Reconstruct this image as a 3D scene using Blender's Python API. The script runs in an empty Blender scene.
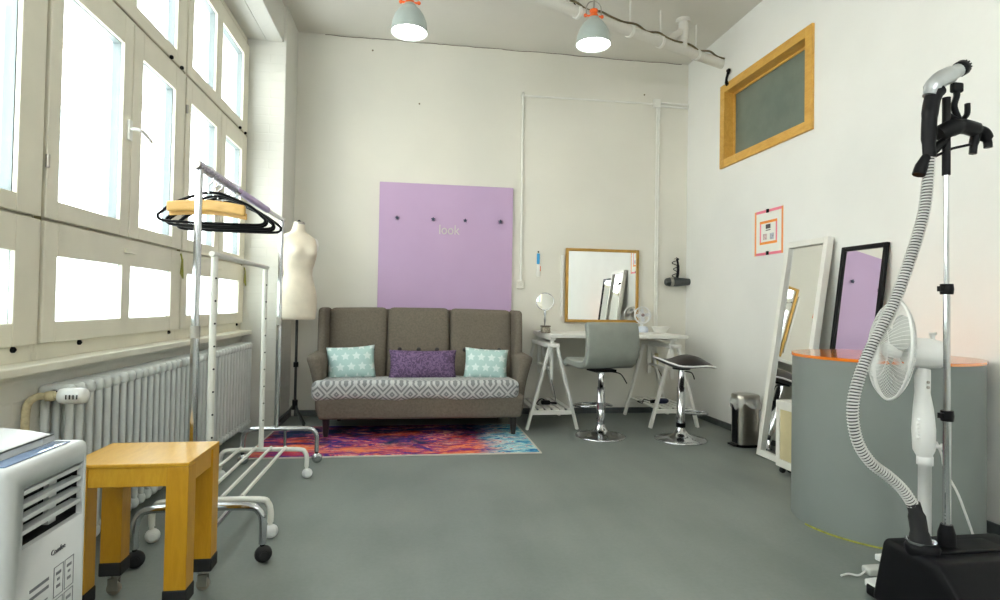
import bpy, math, random
from mathutils import Vector, Matrix
random.seed(7)
scn = bpy.context.scene
COL = scn.collection
PI = math.pi

# ------------------------------------------------------------------ camera
cam_d = bpy.data.cameras.new('camera')
cam_d.sensor_fit = 'HORIZONTAL'; cam_d.sensor_width = 36.0
cam_d.lens = 581.245 / 1000.0 * 36.0
cam_d.shift_y = -0.00522
cam_d.clip_start = 0.05; cam_d.clip_end = 200
cam = bpy.data.objects.new('camera', cam_d); COL.objects.link(cam)
Fw = Vector((0.14910733, 0.98863287, 0.01928848))
Rt = Vector((0.98861393, -0.14944694, 0.01755295))
Up = Vector((-0.02023603, -0.01645159, 0.99965987))
mw = Matrix.Identity(4)
for i in range(3):
    mw[i][0] = Rt[i]; mw[i][1] = Up[i]; mw[i][2] = -Fw[i]
mw[2][3] = 1.05
cam.matrix_world = mw
scn.camera = cam

# ------------------------------------------------------------------ light, exposure
scn.view_settings.view_transform = 'Standard'
scn.view_settings.look = 'None'
scn.view_settings.gamma = 1.0
scn.view_settings.use_curve_mapping = False
scn.view_settings.exposure = 1.1
SKY = 4.2
w = bpy.data.worlds.new('sky'); scn.world = w; w.use_nodes = True
wn = w.node_tree.nodes
wn['Background'].inputs[0].default_value = (0.93, 0.97, 1.0, 1)
wn['Background'].inputs[1].default_value = SKY
sd = bpy.data.lights.new('sun', 'SUN'); sd.energy = 7.0; sd.angle = math.radians(2); sd.color = (1, .96, .88)
so = bpy.data.objects.new('sun', sd); COL.objects.link(so)
so.rotation_euler = (Vector((0.8, -0.25, 0.55))).to_track_quat('Z', 'Y').to_euler()   # shines on the facade across the street
for py0, py1 in ((-1.5, -.3), (-.2, 1.05), (1.15, 2.4), (2.5, 3.74), (3.84, 5.08)):
    ld = bpy.data.lights.new('window_portal', 'AREA'); ld.shape = 'RECTANGLE'; ld.size = 2.3; ld.size_y = py1 - py0
    ld.cycles.is_portal = True
    lo = bpy.data.objects.new('window_portal', ld); COL.objects.link(lo)
    m = Matrix(((0, 0, -1, -1.68), (0, 1, 0, (py0 + py1) / 2), (1, 0, 0, 2.05), (0, 0, 0, 1)))
    lo.matrix_world = m
ld = bpy.data.lights.new('window_portal', 'AREA'); ld.shape = 'RECTANGLE'; ld.size = 2.6; ld.size_y = 1.2; ld.cycles.is_portal = True  # portal for the added opening behind the camera
lo = bpy.data.objects.new('window_portal', ld); COL.objects.link(lo)
lo.matrix_world = Matrix(((1, 0, 0, .8), (0, 0, 1, -2.5), (0, 1, 0, 2.6), (0, 0, 0, 1)))
scn.cycles.max_bounces = 12; scn.cycles.diffuse_bounces = 6; scn.cycles.glossy_bounces = 4
scn.cycles.transmission_bounces = 6; scn.cycles.transparent_max_bounces = 24
scn.cycles.caustics_reflective = False; scn.cycles.caustics_refractive = False
scn.cycles.sample_clamp_indirect = 6.0
scn.cycles.use_denoising = True

# ------------------------------------------------------------------ materials
def lin(c):
    r = []
    for v in c[:3]:
        v = v / 255.0
        r.append(v / 12.92 if v <= .04045 else ((v + .055) / 1.055) ** 2.4)
    return (r[0], r[1], r[2], 1.0)

class G:
    """small helper for node graphs"""
    def __init__(s, name):
        s.m = bpy.data.materials.new(name); s.m.use_nodes = True
        s.t = s.m.node_tree; s.n = s.t.nodes; s.l = s.t.links
        s.b = s.n['Principled BSDF']; s.out = s.n['Material Output']
    def put(s, sock, v):
        if hasattr(v, 'is_output') or isinstance(v, bpy.types.NodeSocket): s.l.new(v, sock)
        else: sock.default_value = v
    def m2(s, op, a, b=0.0, c=None):
        k = s.n.new('ShaderNodeMath'); k.operation = op
        s.put(k.inputs[0], a); s.put(k.inputs[1], b)
        if c is not None: s.put(k.inputs[2], c)
        return k.outputs[0]
    def coord(s, kind='Object'):
        return s.n.new('ShaderNodeTexCoord').outputs[kind]
    def sep(s, v):
        k = s.n.new('ShaderNodeSeparateXYZ'); s.l.new(v, k.inputs[0]); return k.outputs
    def comb(s, x, y, z):
        k = s.n.new('ShaderNodeCombineXYZ')
        s.put(k.inputs[0], x); s.put(k.inputs[1], y); s.put(k.inputs[2], z); return k.outputs[0]
    def mapv(s, v, scale=(1, 1, 1), loc=(0, 0, 0), rot=(0, 0, 0)):
        k = s.n.new('ShaderNodeMapping'); s.l.new(v, k.inputs[0])
        k.inputs['Scale'].default_value = scale; k.inputs['Location'].default_value = loc; k.inputs['Rotation'].default_value = rot
        return k.outputs[0]
    def noise(s, v, scale, detail=4, rough=.5, dist=0):
        k = s.n.new('ShaderNodeTexNoise'); s.l.new(v, k.inputs['Vector'])
        k.inputs['Scale'].default_value = scale; k.inputs['Detail'].default_value = detail
        k.inputs['Roughness'].default_value = rough; k.inputs['Distortion'].default_value = dist
        return k.outputs
    def ramp(s, f, stops, interp='LINEAR'):
        k = s.n.new('ShaderNodeValToRGB'); s.put(k.inputs[0], f); cr = k.color_ramp; cr.interpolation = interp
        while len(cr.elements) < len(stops): cr.elements.new(.5)
        for e, (p, c) in zip(cr.elements, stops): e.position = p; e.color = c if len(c) == 4 else (*c, 1)
        return k.outputs[0]
    def mix(s, f, a, b):
        k = s.n.new('ShaderNodeMix'); k.data_type = 'RGBA'
        s.put(k.inputs['Factor'], f); s.put(k.inputs[6], a); s.put(k.inputs[7], b); return k.outputs[2]
    def bump(s, h, strength=.3, dist=.01):
        k = s.n.new('ShaderNodeBump'); s.put(k.inputs['Height'], h)
        k.inputs['Strength'].default_value = strength; k.inputs['Distance'].default_value = dist
        s.l.new(k.outputs[0], s.b.inputs['Normal']); return k
    def base(s, c, rough=.5, metal=0, spec=None):
        s.put(s.b.inputs['Base Color'], c); s.put(s.b.inputs['Roughness'], rough); s.b.inputs['Metallic'].default_value = metal
        if spec is not None: s.b.inputs['Specular IOR Level'].default_value = spec
        return s

def M(name, c, rough=.5, metal=0.0, var=.08, scale=8.0, bump=0.0, bscale=None, bdist=.003, spec=None):
    g = G(name); c = lin(c)
    nz = g.noise(g.coord(), scale, 4)[0]
    lo_ = tuple(v * (1 - var) for v in c[:3]) + (1,); hi_ = tuple(min(1, v * (1 + var)) for v in c[:3]) + (1,)
    g.base(g.ramp(nz, [(.3, lo_), (.7, hi_)]), rough, metal, spec)
    if bump: g.bump(g.noise(g.coord(), bscale or scale * 4, 6)[0], bump, bdist)
    return g.m

WALL = (231, 231, 227)
def wall_mat(name, c, brick=False):
    g = G(name); co = g.coord(); c = lin(c)
    a = g.noise(co, 1.2, 5)[0]; b = g.noise(co, 14, 5, .6)[0]
    lo_ = tuple(v * .94 for v in c[:3]) + (1,)
    col = g.ramp(a, [(.35, lo_), (.65, c)])
    # faint hairline cracks and chips that belong to the old plaster
    v = g.n.new('ShaderNodeTexVoronoi'); v.feature = 'DISTANCE_TO_EDGE'; v.inputs['Scale'].default_value = .55
    g.l.new(g.mapv(g.noise(co, 1.5, 5)[1], (1.3, 1.3, 1.3)), v.inputs['Vector'])
    g.base(col, .75, spec=.25)
    if brick:
        s = g.sep(co); bv = g.comb(g.m2('ADD', s[0], s[1]), s[2], 0.0)
        k = g.n.new('ShaderNodeTexBrick'); g.l.new(bv, k.inputs['Vector'])
        k.inputs['Scale'].default_value = 1.0; k.inputs['Brick Width'].default_value = .26; k.inputs['Row Height'].default_value = .075
        k.inputs['Mortar Size'].default_value = .006; k.inputs['Mortar Smooth'].default_value = .6
        h = g.m2('SUBTRACT', g.m2('MULTIPLY', b, .5), g.m2('MULTIPLY', k.outputs['Fac'], .6))
        g.bump(h, .35, .007)
    else:
        g.bump(g.m2('ADD', g.m2('MULTIPLY', a, 1.2), g.m2('MULTIPLY', b, .35)), .35, .012)
    return g.m
m_wall = wall_mat('plaster_white', WALL)
m_wall_back = wall_mat('plaster_warm', (222, 219, 208))
m_brick = wall_mat('painted_brick', (214, 213, 205), True)
m_ceil = wall_mat('ceiling_plaster', (216, 213, 204))

g = G('floor_coating'); co = g.coord()
a = g.noise(co, 1.6, 6)[0]; b = g.noise(co, 60, 3)[0]; c2 = g.noise(g.mapv(co, (1, .25, 1)), 5, 5)[0]
f = g.m2('ADD', g.m2('MULTIPLY', a, .6), g.m2('ADD', g.m2('MULTIPLY', b, .15), g.m2('MULTIPLY', c2, .25)))
g.base(g.ramp(f, [(.35, lin((108, 115, 111))), (.62, lin((128, 134, 129)))]), g.m2('ADD', .38, g.m2('MULTIPLY', a, .25)), spec=.4)
g.bump(g.m2('ADD', g.m2('MULTIPLY', a, 1.0), g.m2('MULTIPLY', b, .12)), .25, .01)
m_floor = g.m

m_frame = M('cream_window_paint', (226, 221, 203), .45, var=.05, scale=5, bump=.12, bscale=30)
m_gap = M('window_seam', (128, 118, 76), .7, var=.2)
m_outer = M('outer_window_daylight_tint', (116, 128, 131), .5, var=.04)  # bluish daylight tint and toned-down brightness are put into this colour
m_sill = M('sill_paint', (226, 223, 208), .35, var=.06, scale=6)
m_white = M('white_paint', (228, 227, 220), .4, var=.03)
m_whitepl = M('white_plastic', (225, 226, 224), .35, var=.03)
m_whitemetal = M('white_powder_coat', (222, 221, 212), .35, var=.04)
m_chrome = M('chrome', (200, 202, 205), .12, 1.0, var=.04)
m_steel = M('brushed_steel', (176, 172, 164), .32, 1.0, var=.08, scale=20)
m_dark = M('black_plastic', (12, 12, 15), .42, var=.2, spec=.16)
m_black = M('black_rubber', (22, 22, 24), .65, var=.2)
m_base = M('grey_baseboard', (82, 86, 86), .6, var=.2, scale=12)
m_orange = M('orange_plastic', (226, 96, 20), .4, var=.06)
m_lampgrey = M('grey_lamp_enamel', (166, 176, 172), .35, var=.04)
m_radiator = M('radiator_enamel', (206, 210, 208), .35, var=.05, scale=10)
m_sofa = M('taupe_fabric', (110, 102, 91), .9, var=.14, scale=70, bump=.4, bscale=250, spec=.2)
m_leg = M('dark_wood_leg', (40, 34, 32), .4, var=.2)
m_gold = M('gold_frame', (178, 136, 60), .38, .35, var=.12, scale=20)
m_greyleather = M('grey_leatherette', (137, 141, 134), .42, var=.06, scale=12, bump=.15, bscale=120)
m_blackleather = M('black_leatherette', (36, 30, 30), .42, var=.15, scale=20, bump=.2, bscale=90)
m_cream = M('dress_form_jersey', (226, 216, 196), .8, var=.05, scale=14, bump=.15, bscale=160)
m_pole = M('dark_metal', (66, 68, 66), .4, .7, var=.1)
m_counter = M('grey_counter_laminate', (122, 129, 126), .55, var=.05, scale=3)
m_lav = M('lavender_board', (186, 158, 192), .6, var=.025, scale=2.5)
m_lavtube = M('lavender_sleeve', (184, 168, 206), .5, var=.08)
m_piping = M('white_piping', (225, 225, 225), .4)
m_blue = M('blue_plastic', (50, 150, 205), .4)
m_navy = M('navy_plastic', (24, 32, 66), .35)
m_beigebox = M('beige_plastic', (202, 190, 150), .5)
m_tape = M('yellow_green_tape', (150, 150, 60), .6, var=.3, scale=40)
m_tan = M('old_pipe_paint', (198, 186, 150), .6, var=.25, scale=40, bump=.4, bscale=60)
m_cable = M('brown_cable', (104, 92, 60), .6, var=.3, scale=30)
m_winglass_dark = None

def wood(name, c1, c2, axis=(1, 1, 8), rough=.4):
    g = G(name); co = g.mapv(g.coord(), axis)
    n1 = g.noise(co, 6, 5, .6, 1.2)[0]; n2 = g.noise(g.mapv(g.coord(), axis), 40, 3)[0]
    f = g.m2('ADD', g.m2('MULTIPLY', n1, .75), g.m2('MULTIPLY', n2, .25))
    g.base(g.ramp(f, [(.3, lin(c1)), (.7, lin(c2))]), rough)
    return g.m
m_stool = wood('honey_wood', (192, 140, 28), (212, 164, 50), (6, 1.2, 1.2), .28)
m_stoolleg = wood('honey_wood_upright', (184, 132, 20), (202, 150, 34), (6, 6, 1), .35)
m_trimwood = wood('pine_trim', (196, 146, 60), (220, 174, 86), (4, 1, 3), .4)
m_hangerwood = wood('hanger_wood', (206, 160, 84), (226, 184, 108), (1, 5, 5), .4)

# bevel-free mirror
g = G('mirror_silver'); g.base((.93, .94, .93, 1), .015, 1.0); m_mirror = g.m
# clear window glass: transparent with a fresnel gloss
g = G('clear_glass')
tr = g.n.new('ShaderNodeBsdfTransparent'); tr.inputs[0].default_value = (.96, .985, .98, 1)
gl = g.n.new('ShaderNodeBsdfGlossy'); gl.inputs['Roughness'].default_value = .03
mx = g.n.new('ShaderNodeMixShader'); mx.inputs[0].default_value = .05; g.l.new(tr.outputs[0], mx.inputs[1]); g.l.new(gl.outputs[0], mx.inputs[2])
g.l.new(mx.outputs[0], g.out.inputs[0]); m_glass = g.m
g = G('frosted_glass')
tl = g.n.new('ShaderNodeBsdfTranslucent'); tr = g.n.new('ShaderNodeBsdfTransparent')
nz = g.noise(g.coord(), 55, 4, .6)
g.l.new(g.ramp(nz[0], [(.3, (.72, .86, .88, 1)), (.65, (.98, 1, 1, 1))]), tl.inputs[0]); tr.inputs[0].default_value = (.95, 1, 1, 1)
mx = g.n.new('ShaderNodeMixShader'); mx.inputs[0].default_value = .35; g.l.new(tl.outputs[0], mx.inputs[1]); g.l.new(tr.outputs[0], mx.inputs[2])
g.l.new(mx.outputs[0], g.out.inputs[0]); m_frost = g.m
g = G('matt_wired_glass'); nz = g.noise(g.coord(), 3, 6, .65)[0]
g.base(g.ramp(nz, [(.3, lin((100, 112, 104))), (.7, lin((118, 128, 118)))]), .32, spec=.35); m_winglass_dark = g.m
def emis(name, c, s):
    g = G(name); e = g.n.new('ShaderNodeEmission'); e.inputs[0].default_value = (*c, 1); e.inputs[1].default_value = s
    g.l.new(e.outputs[0], g.out.inputs[0]); return g.m
m_bulb = emis('lamp_glow', (1, .97, .9), 14)
# orange acrylic
g = G('orange_acrylic'); g.base(lin((244, 132, 36)), .08, spec=.6); g.b.inputs['Transmission Weight'].default_value = .25
m_acrylic = g.m
g = G('milky_plastic'); g.base(lin((214, 217, 214)), .25); g.b.inputs['Alpha'].default_value = .75; m_milky = g.m
g = G('thin_bag'); g.base(lin((226, 226, 222)), .3); g.b.inputs['Alpha'].default_value = .5; m_bag = g.m
g = G('smoky_tank'); g.base(lin((52, 44, 38)), .12); m_tank = g.m

# rug: bursts of colour
g = G('galaxy_rug'); co = g.coord()
wv = g.noise(g.mapv(co, (.8, 1.7, 1)), 1.9, 8, .66, 1.2)
wv2 = g.noise(g.mapv(co, (1.2, 3.0, 1), (3.1, 7.7, 0)), 3.4, 8, .7, 2.2)
sx = g.sep(co)
f1 = g.m2('ADD', g.m2('MULTIPLY', wv[0], 1.0), g.m2('MULTIPLY', g.m2('SUBTRACT', sx[1], 4.45), -.30))
c1 = g.ramp(f1, [(.24, lin((10, 16, 44))), (.38, lin((18, 50, 84))), (.44, lin((36, 24, 62))), (.50, lin((130, 34, 40))), (.545, lin((214, 84, 46))), (.59, lin((232, 140, 90))), (.64, lin((176, 44, 70))), (.72, lin((62, 44, 120))), (.82, lin((34, 48, 130)))])
c2 = g.ramp(wv2[0], [(.30, lin((14, 22, 60))), (.42, lin((42, 50, 130))), (.48, lin((96, 50, 120))), (.53, lin((206, 70, 80))), (.58, lin((224, 170, 150))), (.64, lin((120, 50, 90))), (.74, lin((30, 80, 140)))])
mk = g.m2('GREATER_THAN', g.noise(co, 5, 5, .7)[0], .52)
cc = g.mix(g.ramp(g.noise(co, 3.0, 6, .7)[0], [(.42, (0, 0, 0, 1)), (.58, (1, 1, 1, 1))]), c1, c2)
right = g.ramp(g.m2('SUBTRACT', sx[0], g.m2('MULTIPLY', wv[0], .55)), [(.22, (0, 0, 0, 1)), (.5, (1, 1, 1, 1))])
teal = g.ramp(wv2[0], [(.35, lin((30, 60, 140))), (.46, lin((60, 150, 180))), (.54, lin((190, 230, 224))), (.62, lin((200, 70, 90))), (.7, lin((40, 70, 160)))])
g.base(g.mix(right, cc, teal), .85, spec=.15); m_rug = g.m
m_rugedge = M('rug_binding', (196, 190, 178), .8)

def star_mat():
    g = G('star_print'); s = g.sep(g.coord())
    sc = 1 / .088
    v = g.m2('MULTIPLY', s[2], sc); u = g.m2('MULTIPLY', s[0], sc)
    row = g.m2('FLOOR', v); off = g.m2('MULTIPLY', g.m2('MODULO', g.m2('ABSOLUTE', row), 2.0), .5)
    fu = g.m2('SUBTRACT', g.m2('FRACT', g.m2('ADD', g.m2('ADD', u, off), 20.0)), .5)
    fv = g.m2('SUBTRACT', g.m2('FRACT', g.m2('ADD', v, 20.0)), .5)
    r = g.m2('SQRT', g.m2('ADD', g.m2('MULTIPLY', fu, fu), g.m2('MULTIPLY', fv, fv)))
    th = g.m2('ARCTAN2', fu, fv)
    q = g.m2('MODULO', g.m2('ADD', th, 4 * PI), 2 * PI / 5)
    t = g.m2('DIVIDE', g.m2('MINIMUM', q, g.m2('SUBTRACT', 2 * PI / 5, q)), PI / 5)
    R = g.m2('SUBTRACT', .44, g.m2('MULTIPLY', g.m2('POWER', t, .6), .24))
    mk = g.m2('LESS_THAN', r, R)
    g.base(g.mix(mk, lin((178, 206, 202)), lin((216, 230, 227))), .85, spec=.15)
    g.bump(g.noise(g.coord(), 200, 3)[0], .2, .002); return g.m
m_star = star_mat()
def rhomb():
    g = G('diamond_weave'); s = g.sep(g.coord())
    u = g.m2('MULTIPLY', s[0], 1 / .140); v = g.m2('ADD', g.m2('MULTIPLY', g.m2('SUBTRACT', s[2], g.m2('MULTIPLY', s[1], .9)), 1 / .15), 40.28)
    a = g.m2('ABSOLUTE', g.m2('SUBTRACT', g.m2('FRACT', g.m2('ADD', u, 20.0)), .5))
    b = g.m2('ABSOLUTE', g.m2('SUBTRACT', g.m2('FRACT', v), .5))
    d = g.m2('ADD', a, b)
    mk = g.m2('GREATER_THAN', g.m2('SINE', g.m2('MULTIPLY', d, 2 * PI * 3.6)), .1)
    g.base(g.mix(mk, lin((188, 189, 187)), lin((128, 130, 131))), .9, spec=.1)
    g.bump(g.noise(g.coord(), 150, 3)[0], .25, .003); return g.m
m_throw = rhomb()
g = G('purple_damask'); nz = g.noise(g.mapv(g.coord(), (1, 1, 1)), 26, 3, .5, 2.5)[0]
g.base(g.ramp(nz, [(.46, lin((88, 70, 98))), (.54, lin((120, 98, 130)))]), .8, spec=.15); m_purple = g.m
g = G('glitter_wrap'); v = g.n.new('ShaderNodeTexVoronoi'); v.inputs['Scale'].default_value = 120; g.l.new(g.coord(), v.inputs['Vector'])
g.base(g.ramp(v.outputs['Distance'], [(.2, lin((236, 234, 240))), (.6, lin((172, 168, 184)))]), .3, .4); m_glitter = g.m
g = G('facade_render'); s = g.sep(g.coord())
g.base(g.ramp(g.noise(g.coord(), .8, 4)[0], [(.3, lin((226, 220, 212))), (.7, lin((236, 232, 226)))]), .8); m_facade = g.m
m_facwin = M('facade_glass', (150, 168, 180), .2)

# ------------------------------------------------------------------ mesh builder
class MB:
    def __init__(s): s.v = []; s.f = []; s.sm = []; s.mi = []; s.k = 0
    def add(s, vs, fs, smooth=False):
        o = len(s.v); s.v += [tuple(v) for v in vs]
        for f in fs: s.f.append([i + o for i in f]); s.sm.append(smooth); s.mi.append(s.k)
        return s
    def box(s, x0, x1, y0, y1, z0, z1):
        v = [(x, y, z) for z in (z0, z1) for y in (y0, y1) for x in (x0, x1)]
        return s.add(v, [(0, 2, 3, 1), (4, 5, 7, 6), (0, 1, 5, 4), (2, 6, 7, 3), (0, 4, 6, 2), (1, 3, 7, 5)])
    def hexa(s, b, t):   # 4 bottom + 4 top points (counter-clockwise from above)
        return s.add(list(b) + list(t), [(3, 2, 1, 0), (4, 5, 6, 7), (0, 1, 5, 4), (1, 2, 6, 5), (2, 3, 7, 6), (3, 0, 4, 7)])
    def bar(s, p, q, w, d, up=(0, 0, 1)):   # rectangular bar from p to q
        p = Vector(p); q = Vector(q); t = (q - p).normalized(); u = Vector(up)
        if abs(t.dot(u)) > .99: u = Vector((0, 1, 0))
        a = t.cross(u).normalized(); b = a.cross(t).normalized(); a *= w / 2; b *= d / 2
        return s.hexa([p - a - b, p + a - b, p + a + b, p - a + b], [q - a - b, q + a - b, q + a + b, q - a + b])
    def tube(s, pts, r, seg=10, closed=False, cap=True, flat=1.0):
        P = [Vector(p) for p in pts]; n = len(P); R = r if isinstance(r, (list, tuple)) else [r] * n
        T = []
        for i in range(n):
            a = P[(i - 1) % n] if (closed or i) else P[0]; b = P[(i + 1) % n] if (closed or i < n - 1) else P[-1]
            T.append((b - a).normalized())
        u = Vector((0, 0, 1)) if abs(T[0].z) < .9 else Vector((1, 0, 0))
        a = T[0].cross(u).normalized(); vs = []
        for i in range(n):
            a = (a - T[i] * a.dot(T[i])).normalized(); b = T[i].cross(a)
            for k in range(seg):
                t = 2 * PI * k / seg; vs.append(P[i] + (a * math.cos(t) + b * math.sin(t) * flat) * R[i])
        fs = []
        for i in range(n if closed else n - 1):
            j = (i + 1) % n
            for k in range(seg):
                l = (k + 1) % seg; fs.append((i * seg + k, i * seg + l, j * seg + l, j * seg + k))
        s.add(vs, fs, True)
        if cap and not closed:
            s.add(vs[:seg], [tuple(range(seg - 1, -1, -1))]); s.add(vs[-seg:], [tuple(range(seg))])
        return s
    def lathe(s, prof, c=(0, 0, 0), axis=(0, 0, 1), seg=24, sx=1.0, sy=1.0, cap=True, smooth=True):
        c = Vector(c); q = Vector(axis).normalized().to_track_quat('Z', 'Y'); vs = []
        for r, z in prof:
            for k in range(seg):
                t = 2 * PI * k / seg; vs.append(c + q @ Vector((r * sx * math.cos(t), r * sy * math.sin(t), z)))
        fs = []
        for i in range(len(prof) - 1):
            for k in range(seg):
                l = (k + 1) % seg; fs.append((i * seg + k, i * seg + l, (i + 1) * seg + l, (i + 1) * seg + k))
        s.add(vs, fs, smooth)
        if cap:
            if prof[0][0] > 1e-5: s.add(vs[:seg], [tuple(range(seg - 1, -1, -1))])
            if prof[-1][0] > 1e-5: s.add(vs[-seg:], [tuple(range(seg))])
        return s
    def cyl(s, p, q, r, seg=14): return s.tube([p, q], r, seg)
    def ball(s, c, r, seg=14, sz=1.0):
        pr = [(max(1e-6, r * math.sin(PI * i / 8)), -r * sz * math.cos(PI * i / 8)) for i in range(9)]
        return s.lathe(pr, c, seg=seg, cap=False)
    def grid(s, fn, nu, nv, cu=False, cv=False, smooth=True):
        vs = [fn(i / (nu if cu else nu - 1), j / (nv if cv else nv - 1)) for i in range(nu) for j in range(nv)]
        fs = []
        for i in range(nu if cu else nu - 1):
            for j in range(nv if cv else nv - 1):
                a = (i + 1) % nu; b = (j + 1) % nv; fs.append((i * nv + j, a * nv + j, a * nv + b, i * nv + b))
        return s.add(vs, fs, smooth)
    def prism(s, poly, fn0, fn1):   # poly list of 2D; fn maps 2D to 3D on each side
        n = len(poly); vs = [fn0(*p) for p in poly] + [fn1(*p) for p in poly]
        fs = [tuple(range(n - 1, -1, -1)), tuple(range(n, 2 * n))] + [(i, (i + 1) % n, n + (i + 1) % n, n + i) for i in range(n)]
        return s.add(vs, fs)
    def soft(s, x0, x1, y0, y1, z0, z1, r, n=6, deform=None):
        c = Vector(((x0 + x1) / 2, (y0 + y1) / 2, (z0 + z1) / 2)); h = Vector(((x1 - x0) / 2, (y1 - y0) / 2, (z1 - z0) / 2))
        r = min(r, h.x, h.y, h.z) * .999
        def cs(H):
            e = [H, H - .3 * r, H - .6 * r, H - r]; L = [-k for k in e]
            inner = H - r
            mid = [-inner + 2 * inner * i / n for i in range(1, n)] if inner > 1e-4 else []
            return L + mid + [k for k in reversed(e)]
        ax = [cs(h.x), cs(h.y), cs(h.z)]
        def mp(p):
            q = Vector([max(-(h[i] - r), min(h[i] - r, p[i])) for i in range(3)]); d = p - q
            v = c + q + (d.normalized() * r if d.length > 1e-9 else d)
            return deform(v) if deform else v
        for a in range(3):
            b, d = (a + 1) % 3, (a + 2) % 3
            for sg in (-1, 1):
                vs = []
                for i in ax[b]:
                    for j in ax[d]:
                        p = Vector((0, 0, 0)); p[a] = sg * h[a]; p[b] = i; p[d] = j; vs.append(mp(p))
                nj = len(ax[d]); fs = []
                for i in range(len(ax[b]) - 1):
                    for j in range(nj - 1):
                        q = (i * nj + j, (i + 1) * nj + j, (i + 1) * nj + j + 1, i * nj + j + 1)
                        fs.append(q if sg > 0 else q[::-1])
                s.add(vs, fs, True)
        s.weld = True
        return s
    weld = False
    def build(s, name, mat, parent=None, bevel=0, bseg=2, sub=0):
        me = bpy.data.meshes.new(name); me.from_pydata(s.v, [], s.f)
        me.polygons.foreach_set('use_smooth', s.sm)
        for m in (mat if isinstance(mat, (list, tuple)) else [mat]): me.materials.append(m)
        me.polygons.foreach_set('material_index', s.mi)
        if s.weld:
            import bmesh
            bm = bmesh.new(); bm.from_mesh(me); bmesh.ops.remove_doubles(bm, verts=bm.verts, dist=1e-5); bm.to_mesh(me); bm.free()
        me.update()
        o = bpy.data.objects.new(name, me); COL.objects.link(o)
        if parent is not None: child(o, parent)
        if bevel:
            b = o.modifiers.new('bevel', 'BEVEL'); b.width = bevel; b.segments = bseg; b.limit_method = 'ANGLE'; b.angle_limit = math.radians(40)
        if sub:
            b = o.modifiers.new('sub', 'SUBSURF'); b.levels = sub; b.render_levels = sub
        return o

WM = {}    # world matrix of every parent used
LOCAL = set()
def child(o, p):
    o.parent = p
    if p.name not in LOCAL: o.matrix_parent_inverse = WM.get(p.name, Matrix.Identity(4)).inverted()
    if p.name in LOCAL: pass
def E(name, label, cat, loc, rz=0.0, group=None, local=False):
    o = bpy.data.objects.new(name, None); COL.objects.link(o); o.empty_display_size = .1
    o.location = loc; o.rotation_euler = (0, 0, rz)
    WM[o.name] = Matrix.Translation(Vector(loc)) @ Matrix.Rotation(rz, 4, 'Z')
    if local: LOCAL.add(o.name)
    if label: o['label'] = label
    if cat: o['category'] = cat
    if group: o['group'] = group
    return o
def tag(o, label, cat, group=None):
    o['label'] = label; o['category'] = cat
    if group: o['group'] = group
    return o
def S(o, label=None):
    o['kind'] = 'structure'
    if label: o['label'] = label
    return o
def dup(root, delta=None, label=None, loc=None, rz=None):
    def cp(o, par):
        c = o.copy(); COL.objects.link(c)
        if par is not None: c.parent = par
        for ch in [k for k in bpy.data.objects if k.parent == o]: cp(ch, c)
        return c
    r = cp(root, None)
    if delta: r.location = Vector(root.location) + Vector(delta)
    if loc: r.location = loc
    if rz is not None: r.rotation_euler.z = rz
    if label: r['label'] = label
    return r
def catmull(pts, n=8, closed=False):
    P = [Vector(p) for p in pts]; out = []; N = len(P)
    for i in range(N if closed else N - 1):
        if closed: a, b, c, d = P[(i - 1) % N], P[i], P[(i + 1) % N], P[(i + 2) % N]
        else: a, b, c, d = P[max(i - 1, 0)], P[i], P[i + 1], P[min(i + 2, N - 1)]
        for k in range(n):
            t = k / n
            out.append(.5 * ((2 * b) + (c - a) * t + (2 * a - 5 * b + 4 * c - d) * t * t + (3 * b - a - 3 * c + d) * t ** 3))
    if not closed: out.append(P[-1])
    return out
def text_obj(name, s, size, mtx, mat, parent, ext=.0015, off=0.0):
    cu = bpy.data.curves.new('t', 'FONT'); cu.body = s; cu.size = size; cu.extrude = ext; cu.align_x = 'CENTER'; cu.align_y = 'CENTER'; cu.offset = off
    to = bpy.data.objects.new('t', cu); COL.objects.link(to)
    dg = bpy.context.evaluated_depsgraph_get(); me = bpy.data.meshes.new_from_object(to.evaluated_get(dg))
    bpy.data.objects.remove(to); me.transform(mtx); me.materials.clear(); me.materials.append(mat)
    o = bpy.data.objects.new(name, me); COL.objects.link(o)
    if parent is not None: child(o, parent)
    return o
def ring(mb, x0, x1, y0, y1, z0, z1, l, r, b, t):   # rectangular frame in the y-z plane
    mb.box(x0, x1, y0, y0 + l, z0, z1); mb.box(x0, x1, y1 - r, y1, z0, z1)
    mb.box(x0, x1, y0 + l, y1 - r, z0, z0 + b); mb.box(x0, x1, y0 + l, y1 - r, z1 - t, z1)
    return mb

# ------------------------------------------------------------------ room shell
XL, XR, YB, YF, HC = -1.40, 2.775, 5.613, -2.4, 3.579
S(MB().box(-1.75, XR + .2, YF - .15, YB + .15, -.12, 0).build('floor', m_floor))
S(MB().box(-1.75, XR + .2, YF - .15, YB + .15, HC, HC + .15).build('ceiling', m_ceil))
S(MB().box(-1.75, XR + .2, YB, YB + .15, 0, HC).build('wall_back', m_wall_back))
S(MB().box(-1.75, -.5, YF - .15, YF, 0, HC).box(2.1, XR + .2, YF - .15, YF, 0, HC).box(-.5, 2.1, YF - .15, YF, 0, 2.0).box(-.5, 2.1, YF - .15, YF, 3.2, HC).build('wall_front', m_wall))  # unseen wall, its high opening added to let in fill light
WY0, WY1, WZ0, WZ1 = 3.70, 4.94, 2.335, 3.092
b = MB().box(XR, XR + .2, YF, WY0 + .02, 0, HC).box(XR, XR + .2, WY1 - .02, YB, 0, HC)
b.box(XR, XR + .2, WY0 + .02, WY1 - .02, 0, WZ0 + .02).box(XR, XR + .2, WY0 + .02, WY1 - .02, WZ1 - .02, HC)
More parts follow.
